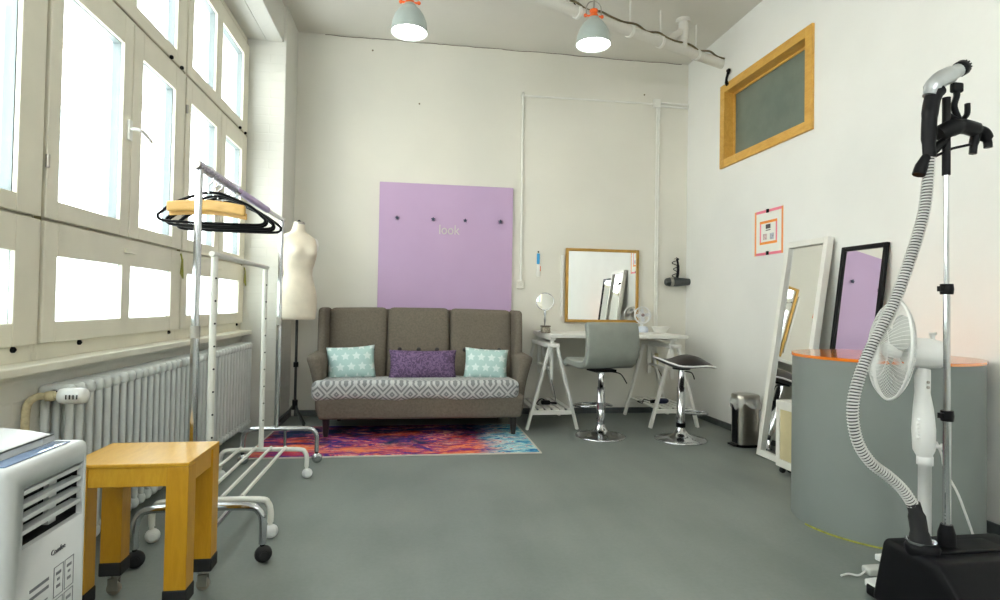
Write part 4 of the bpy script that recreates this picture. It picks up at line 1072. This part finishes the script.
# ------------------------------------------------------------------ pedestal fan
t = E('pedestal_fan', 'white pedestal fan standing between the steamer and the counter', 'fan', (1.99, 2.0, 0))
px_, py_ = 1.985, 2.0
for k in range(4):
    a = math.radians(92 + 90 * k); d = Vector((math.cos(a), math.sin(a), 0)); L = (.215, .25, .085, .25)[k]
    MB().bar((px_ + d.x * .01, py_ + d.y * .01, .028), (px_ + d.x * L, py_ + d.y * L, .018), .045, .026).build('foot_bar', m_whitepl, t, bevel=.006)
MB().lathe([(.06, .03), (.06, .045), (.03, .06), (.024, .09)], (px_, py_, 0), seg=20).build('foot_hub', m_whitepl, t)
MB().lathe([(.0225, .08), (.0225, .46), (.028, .462), (.028, .495), (.022, .50)], (px_ - .0, py_, 0), seg=20).build('pole', m_whitepl, t)
b = MB().tube([(px_ - .002, py_, .495), (px_ - .004, py_, .52), (px_ - .010, py_ - .004, .60), (px_ - .012, py_ - .004, .68), (px_ - .012, py_, .74), (px_ - .012, py_, .80), (px_ - .005, py_, .835)], [.026, .037, .040, .034, .026, .027, .022], 14)
b.build('control_column', m_whitepl, t)
for k in range(5): MB().ball((px_ - .045, py_ - .015, .57 + .018 * k), .006, 8).build('switch', m_whitepl, t)
MB().lathe([(.008, -.0), (.008, .03), (.013, .032), (.013, .04)], (px_ + .022, py_ - .012, .535), (1, -.3, 0), 12).build('height_knob', m_whitepl, t)
MB().lathe([(.006, 0), (.006, .004)], (px_ - .014, py_ - .026, .785), (0, -1, 0), 10).lathe([(.006, 0), (.006, .004)], (px_ - .014, py_ - .026, .765), (0, -1, 0), 10).build('screw', m_steel, t)
ax = Vector((-.90, .40, .08)).normalized(); hc = Vector((1.868, 2.035, .905)); R_ = .195
qq = ax.to_track_quat('Z', 'Y')
L_ = lambda r, a, z: hc + qq @ Vector((r * math.cos(a), r * math.sin(a), z))
MB().lathe([(.036, -.175), (.052, -.168), (.058, -.13), (.056, -.06), (.042, -.045)], hc, ax, 24).build('motor', m_whitepl, t)
MB().lathe([(.008, 0), (.008, .02), (.014, .022), (.014, .032)], hc - ax * .14 + Vector((0, 0, .052)), (0, 0, 1), 12).build('swing_knob', m_whitepl, t)
b = MB()
def cage(mb, sgn, hub, depth):
    prof = lambda r: sgn * depth * (1 - (r / R_) ** 3.0) ** .6 if r < R_ else 0
    for i in range(72):
        a = 2 * PI * i / 72
        mb.tube([L_(hub + (R_ - hub) * f, a + .0, prof(hub + (R_ - hub) * f)) for f in (0, .35, .65, .85, .95, 1)], .0011, 3, cap=False)
    for rr in (hub, hub + (R_ - hub) * .5): mb.tube([L_(rr, 2 * PI * i / 40, prof(rr)) for i in range(40)], .0018, 4, closed=True)
g1 = MB(); cage(g1, 1, .03, .055); g1.build('front_guard', m_whitepl, t)
g1 = MB(); cage(g1, -1, .05, .045); g1.build('rear_guard', m_whitepl, t)
MB().tube([L_(R_, 2 * PI * i / 56, 0) for i in range(56)], .006, 8, closed=True).build('guard_rim', m_whitepl, t)
MB().lathe([(.036, .05), (.034, .058), (.001, .060)], hc, ax, 20).build('badge', m_whitepl, t)
for k in range(3):
    a0_ = 2 * PI * k / 3 + .5
    def bl(u, v, a0_=a0_):
        r = .03 + .145 * u; a = a0_ + (v - .5) * (1.15 * math.sin(PI * min(1, u * .75 + .22))) + .35 * u
        return L_(r, a, .014 * (v - .5) * 2)
    b = MB().grid(bl, 9, 9); b.grid(lambda u, v: bl(1 - u, v) - ax * .002, 9, 9); b.build('blade', m_milky, t)
MB().lathe([(.030, -.03), (.032, .02), (.02, .032), (.001, .034)], hc, ax, 18).build('blade_hub', m_whitepl, t)
tag(MB().tube(catmull([(2.02, 1.985, .552), (2.05, 1.99, .50), (2.075, 2.0, .439), (2.13, 2.0, .35), (2.165, 2.0, .272), (2.21, 2.0, .161), (2.24, 2.0, .07), (2.26, 1.97, .012), (2.30, 1.90, .008), (2.36, 1.86, .008)], 6), .0045, 8).build('fan_cable', m_whitepl), 'white power cable looping from the pedestal fan to the floor', 'cable')

# ------------------------------------------------------------------ garment steamer
t = E('garment_steamer', 'black upright garment steamer with chrome pole and ribbed hose', 'steamer', (1.86, 1.70, 0))
bx, by = 1.86, 1.66
def stb(v):
    k = (v.z - .015) / .235; sx_ = 1 - .07 * k; sy_ = 1 - .55 * k
    return Vector((bx + (v.x - bx) * sx_, by + (v.y - by) * sy_ + .09 * k, v.z))
MB().soft(1.66, 2.16, 1.40, 1.90, .015, .250, .022, 6, stb).build('base_housing', m_dark, t)
MB().soft(1.95, 2.18, 1.375, 1.66, .04, .235, .02, 5, stb).build('water_tank', m_tank, t)
MB().lathe([(.050, .235), (.052, .262), (.046, .272), (.001, .272)], (1.724, 1.745, 0), seg=24).build('hose_port', m_dark, t)
MB().soft(1.70, 2.02, 1.70, 1.80, .245, .258, .006, 4).build('top_deck', m_dark, t)
MB().lathe([(.040, 0), (.046, .01), (.046, .012)], (1.718, 1.745, .272), seg=20, cap=False).build('port_ring', m_chrome, t)
PX, PY = 1.825, 1.752
MB().lathe([(.028, .26), (.026, .30), (.018, .33)], (PX, PY, 0), seg=16).build('pole_socket', m_dark, t)
MB().cyl((PX, PY, .30), (PX, PY, .70), .0125, 14).build('lower_pole', m_chrome, t)
MB().cyl((PX, PY, .68), (PX - .003, PY, 1.13), .0105, 14).build('middle_pole', m_chrome, t)
MB().cyl((PX - .003, PY, 1.10), (PX - .006, PY, 1.58), .0080, 14).build('upper_pole', m_chrome, t)
for z, xo in ((.70, 0), (1.135, -.003)): MB().lathe([(.019, -.018), (.021, 0), (.019, .018)], (PX + xo, PY, z), seg=14).box(PX + xo - .03, PX + xo - .01, PY - .008, PY + .008, z - .008, z + .010).build('pole_clip', m_dark, t)
# head bracket
hb = MB().cyl((PX - .006, PY, 1.53), (PX - .006, PY, 1.80), .013, 12)
hb.tube(catmull([(PX - .035, PY, 1.67), (PX + .0, PY - .01, 1.69), (PX + .05, PY - .01, 1.70), (PX + .11, PY, 1.695), (PX + .145, PY, 1.685), (PX + .16, PY, 1.655), (PX + .162, PY, 1.635)], 5), [.030] * 8 + [.026] * 8 + [.020] * 8 + [.013] * 7, 10)
hb.tube(catmull([(PX + .115, PY, 1.69), (PX + .105, PY, 1.65), (PX + .10, PY, 1.61)], 4), [.015] * 5 + [.012] * 4, 8)
hb.tube(catmull([(PX - .01, PY, 1.65), (PX - .05, PY, 1.62), (PX - .095, PY, 1.57), (PX - .115, PY, 1.525)], 4), [.016] * 4 + [.018] * 5 + [.020] * 4, 8)
hb.tube([(PX - .09, PY, 1.575), (PX + .02, PY, 1.625), (PX + .10, PY, 1.645)], .005, 6)
hb.build('hanger_bracket', m_dark, t)
MB().tube(catmull([(PX + .0, PY, 1.74), (PX + .045, PY, 1.725), (PX + .075, PY, 1.745), (PX + .078, PY, 1.785)], 5), .009, 8).tube(catmull([(PX + .045, PY, 1.725), (PX + .025, PY, 1.77), (PX + .035, PY, 1.81), (PX + .03, PY, 1.835)], 5), .010, 8).soft(PX + .015, PY * 0 + PX + .055, PY - .012, PY + .012, 1.82, 1.855, .008, 1).build('trouser_clip', m_dark, t)
# steam head
MB().tube(catmull([(1.752, 1.75, 1.585), (1.748, 1.75, 1.65), (1.752, 1.75, 1.74), (1.765, 1.75, 1.80), (1.785, 1.75, 1.825)], 5), [.020] * 5 + [.023] * 5 + [.025] * 5 + [.026] * 6, 14).build('grip', m_dark, t)
MB().tube(catmull([(1.752, 1.75, 1.80), (1.765, 1.75, 1.835), (1.795, 1.75, 1.862), (1.84, 1.75, 1.885), (1.875, 1.75, 1.905)], 5), [.023] * 4 + [.028] * 5 + [.030] * 6 + [.024] * 6, 16).build('steam_nozzle', M('satin_silver', (186, 190, 192), .3, .7), t)
MB().lathe([(.022, 0), (.027, .006), (.027, .026), (.020, .03)], (1.862, 1.75, 1.898), (.85, 0, .5), 16).build('brush_head', m_dark, t)
q = MB()
ad = Vector((.85, 0, .5)).normalized(); qb = ad.to_track_quat('Z', 'Y')
for i in range(12):
    a = 2 * PI * i / 12; p0_ = Vector((1.862, 1.75, 1.898)) + ad * .03 + qb @ Vector((.019 * math.cos(a), .019 * math.sin(a), 0)); q.cyl(p0_, p0_ + ad * .009, .003, 5)
q.build('bristles', m_black, t)
hp = catmull([(1.750, 1.75, 1.59), (1.744, 1.75, 1.50), (1.734, 1.75, 1.42), (1.715, 1.75, 1.345), (1.669, 1.75, 1.214), (1.612, 1.75, 1.077), (1.535, 1.75, .941), (1.482, 1.75, .823), (1.462, 1.75, .723), (1.479, 1.75, .623), (1.528, 1.75, .550), (1.596, 1.75, .501), (1.650, 1.75, .455), (1.690, 1.748, .400), (1.716, 1.745, .34), (1.718, 1.745, .28)], 14)
MB().tube(hp, .0150, 10).build('hose_core', M('hose_dark', (58, 58, 60), .5), t)
# silver coil wound round the hose
dist = [0]
for i in range(1, len(hp)): dist.append(dist[-1] + (hp[i] - hp[i - 1]).length)
tot = dist[-1]; turns = int(tot / .0105); coil = []; j = 0; aprev = Vector((0, 1, 0))
ns = turns * 9
for i in range(ns + 1):
    s_ = tot * i / ns
    while j < len(dist) - 2 and dist[j + 1] < s_: j += 1
    f_ = (s_ - dist[j]) / max(1e-9, dist[j + 1] - dist[j]); p_ = hp[j].lerp(hp[j + 1], f_); T_ = (hp[j + 1] - hp[j]).normalized()
    aprev = (aprev - T_ * aprev.dot(T_)).normalized(); b_ = T_.cross(aprev); th_ = 2 * PI * i / 9
    coil.append(p_ + (aprev * math.cos(th_) + b_ * math.sin(th_)) * .0165)
MB().tube(coil, .0034, 5).build('hose_coil', M('coil_silver', (214, 214, 212), .3, .35), t)
MB().tube(catmull([(1.690, 1.748, .408), (1.705, 1.745, .35), (1.718, 1.745, .265)], 5), [.021] * 4 + [.026] * 4 + [.032] * 3, 14).build('hose_boot', m_black, t)

t = E('plug_adapter', 'black plug adapter on the floor left of the steamer base', 'adapter', (1.70, 2.02, 0))
MB().soft(1.69, 1.79, 1.908, 1.958, .002, .045, .012, 2).build('body', m_dark, t)
MB().box(1.692, 1.788, 1.910, 1.956, .0455, .052).build('top_face', m_whitepl, t)
t = E('extension_socket', 'grey extension block on the floor beside the fan foot', 'extension socket', (1.88, 2.12, 0))
MB().soft(1.815, 1.935, 2.075, 2.125, .001, .032, .010, 2).build('body', M('light_grey_plastic', (190, 192, 188), .4), t)
MB().tube(catmull([(1.82, 2.10, .02), (1.77, 2.08, .01), (1.74, 2.10, .008), (1.70, 2.09, .008)], 5), .004, 6).build('lead', m_whitepl, t)

# ------------------------------------------------------------------ poster on the right wall
t = E('poster', 'small poster edged with orange and pink tape on the right wall', 'poster', (XR, 4.215, 1.49))
y0, y1, z0, z1 = 4.03, 4.40, 1.492, 1.852
m_pink = M('pink_tape', (240, 130, 150), .6); m_or2 = M('orange_tape', (246, 160, 96), .6)
MB().box(XR - .003, XR, y0, y1, z0, z1).build('sheet', M('poster_paper', (234, 234, 226), .7, var=.02), t)
e = .021; xx0, xx1 = XR - .0045, XR - .003
MB().box(xx0, xx1, y0, y0 + e, z0, z1).box(xx0, xx1, y1 - e, y1, z0, z1).build('side_tape', m_or2, t)
MB().box(xx0, xx1, y0 + e, y1 - e, z1 - e, z1).box(xx0, xx1, y0 + e, y1 - e, z0, z0 + e).build('edge_tape', m_pink, t)
a0_, a1_, c0_, c1_ = 4.105, 4.330, 1.578, 1.765
MB().box(xx0, xx1, a0_, a1_, c1_ - .02, c1_).box(xx0, xx1, a0_, a1_, c0_, c0_ + .02).build('inner_tape', M('deep_orange_tape', (246, 150, 60), .6), t)
MB().box(xx0, xx1, a0_, a0_ + .017, c0_ + .02, c1_ - .02).box(xx0, xx1, a1_ - .017, a1_, c0_ + .02, c1_ - .02).build('inner_side_tape', m_pink, t)
dk = M('photo_print', (70, 64, 62), .6, var=.6, scale=60); lt = M('faded_print', (206, 180, 178), .6, var=.3, scale=60); bl_ = M('blue_grey_print', (176, 180, 190), .6, var=.3, scale=60)
MB().box(xx0, xx1, 4.19, 4.25, 1.700, 1.735).build('photo', dk, t); MB().box(xx0, xx1, 4.19, 4.25, 1.685, 1.692).build('caption', dk, t)
MB().box(xx0, xx1, 4.235, 4.285, 1.615, 1.662).build('photo', lt, t); MB().box(xx0, xx1, 4.145, 4.195, 1.612, 1.660).build('photo', bl_, t)
for z in (z1 - .012, z0 + .014): MB().soft(XR - .016, XR - .0046, 4.205, 4.232, z - .015, z + .015, .004, 1).build('clip', m_dark, t)

t = E('spring_clamp', 'small black clamp clipped on the pine trim of the high window', 'clamp', (XR - .02, 4.83, 3.09))
MB().tube(catmull([(XR - .03, 4.80, 3.06), (XR - .035, 4.81, 3.10), (XR - .03, 4.80, 3.15), (XR - .025, 4.775, 3.185)], 4), [.016] * 4 + [.012] * 5 + [.014] * 4, 8).build('jaw', m_dark, t)
MB().soft(XR - .045, XR - .02, 4.76, 4.80, 3.17, 3.195, .006, 1).build('grip', m_dark, t)
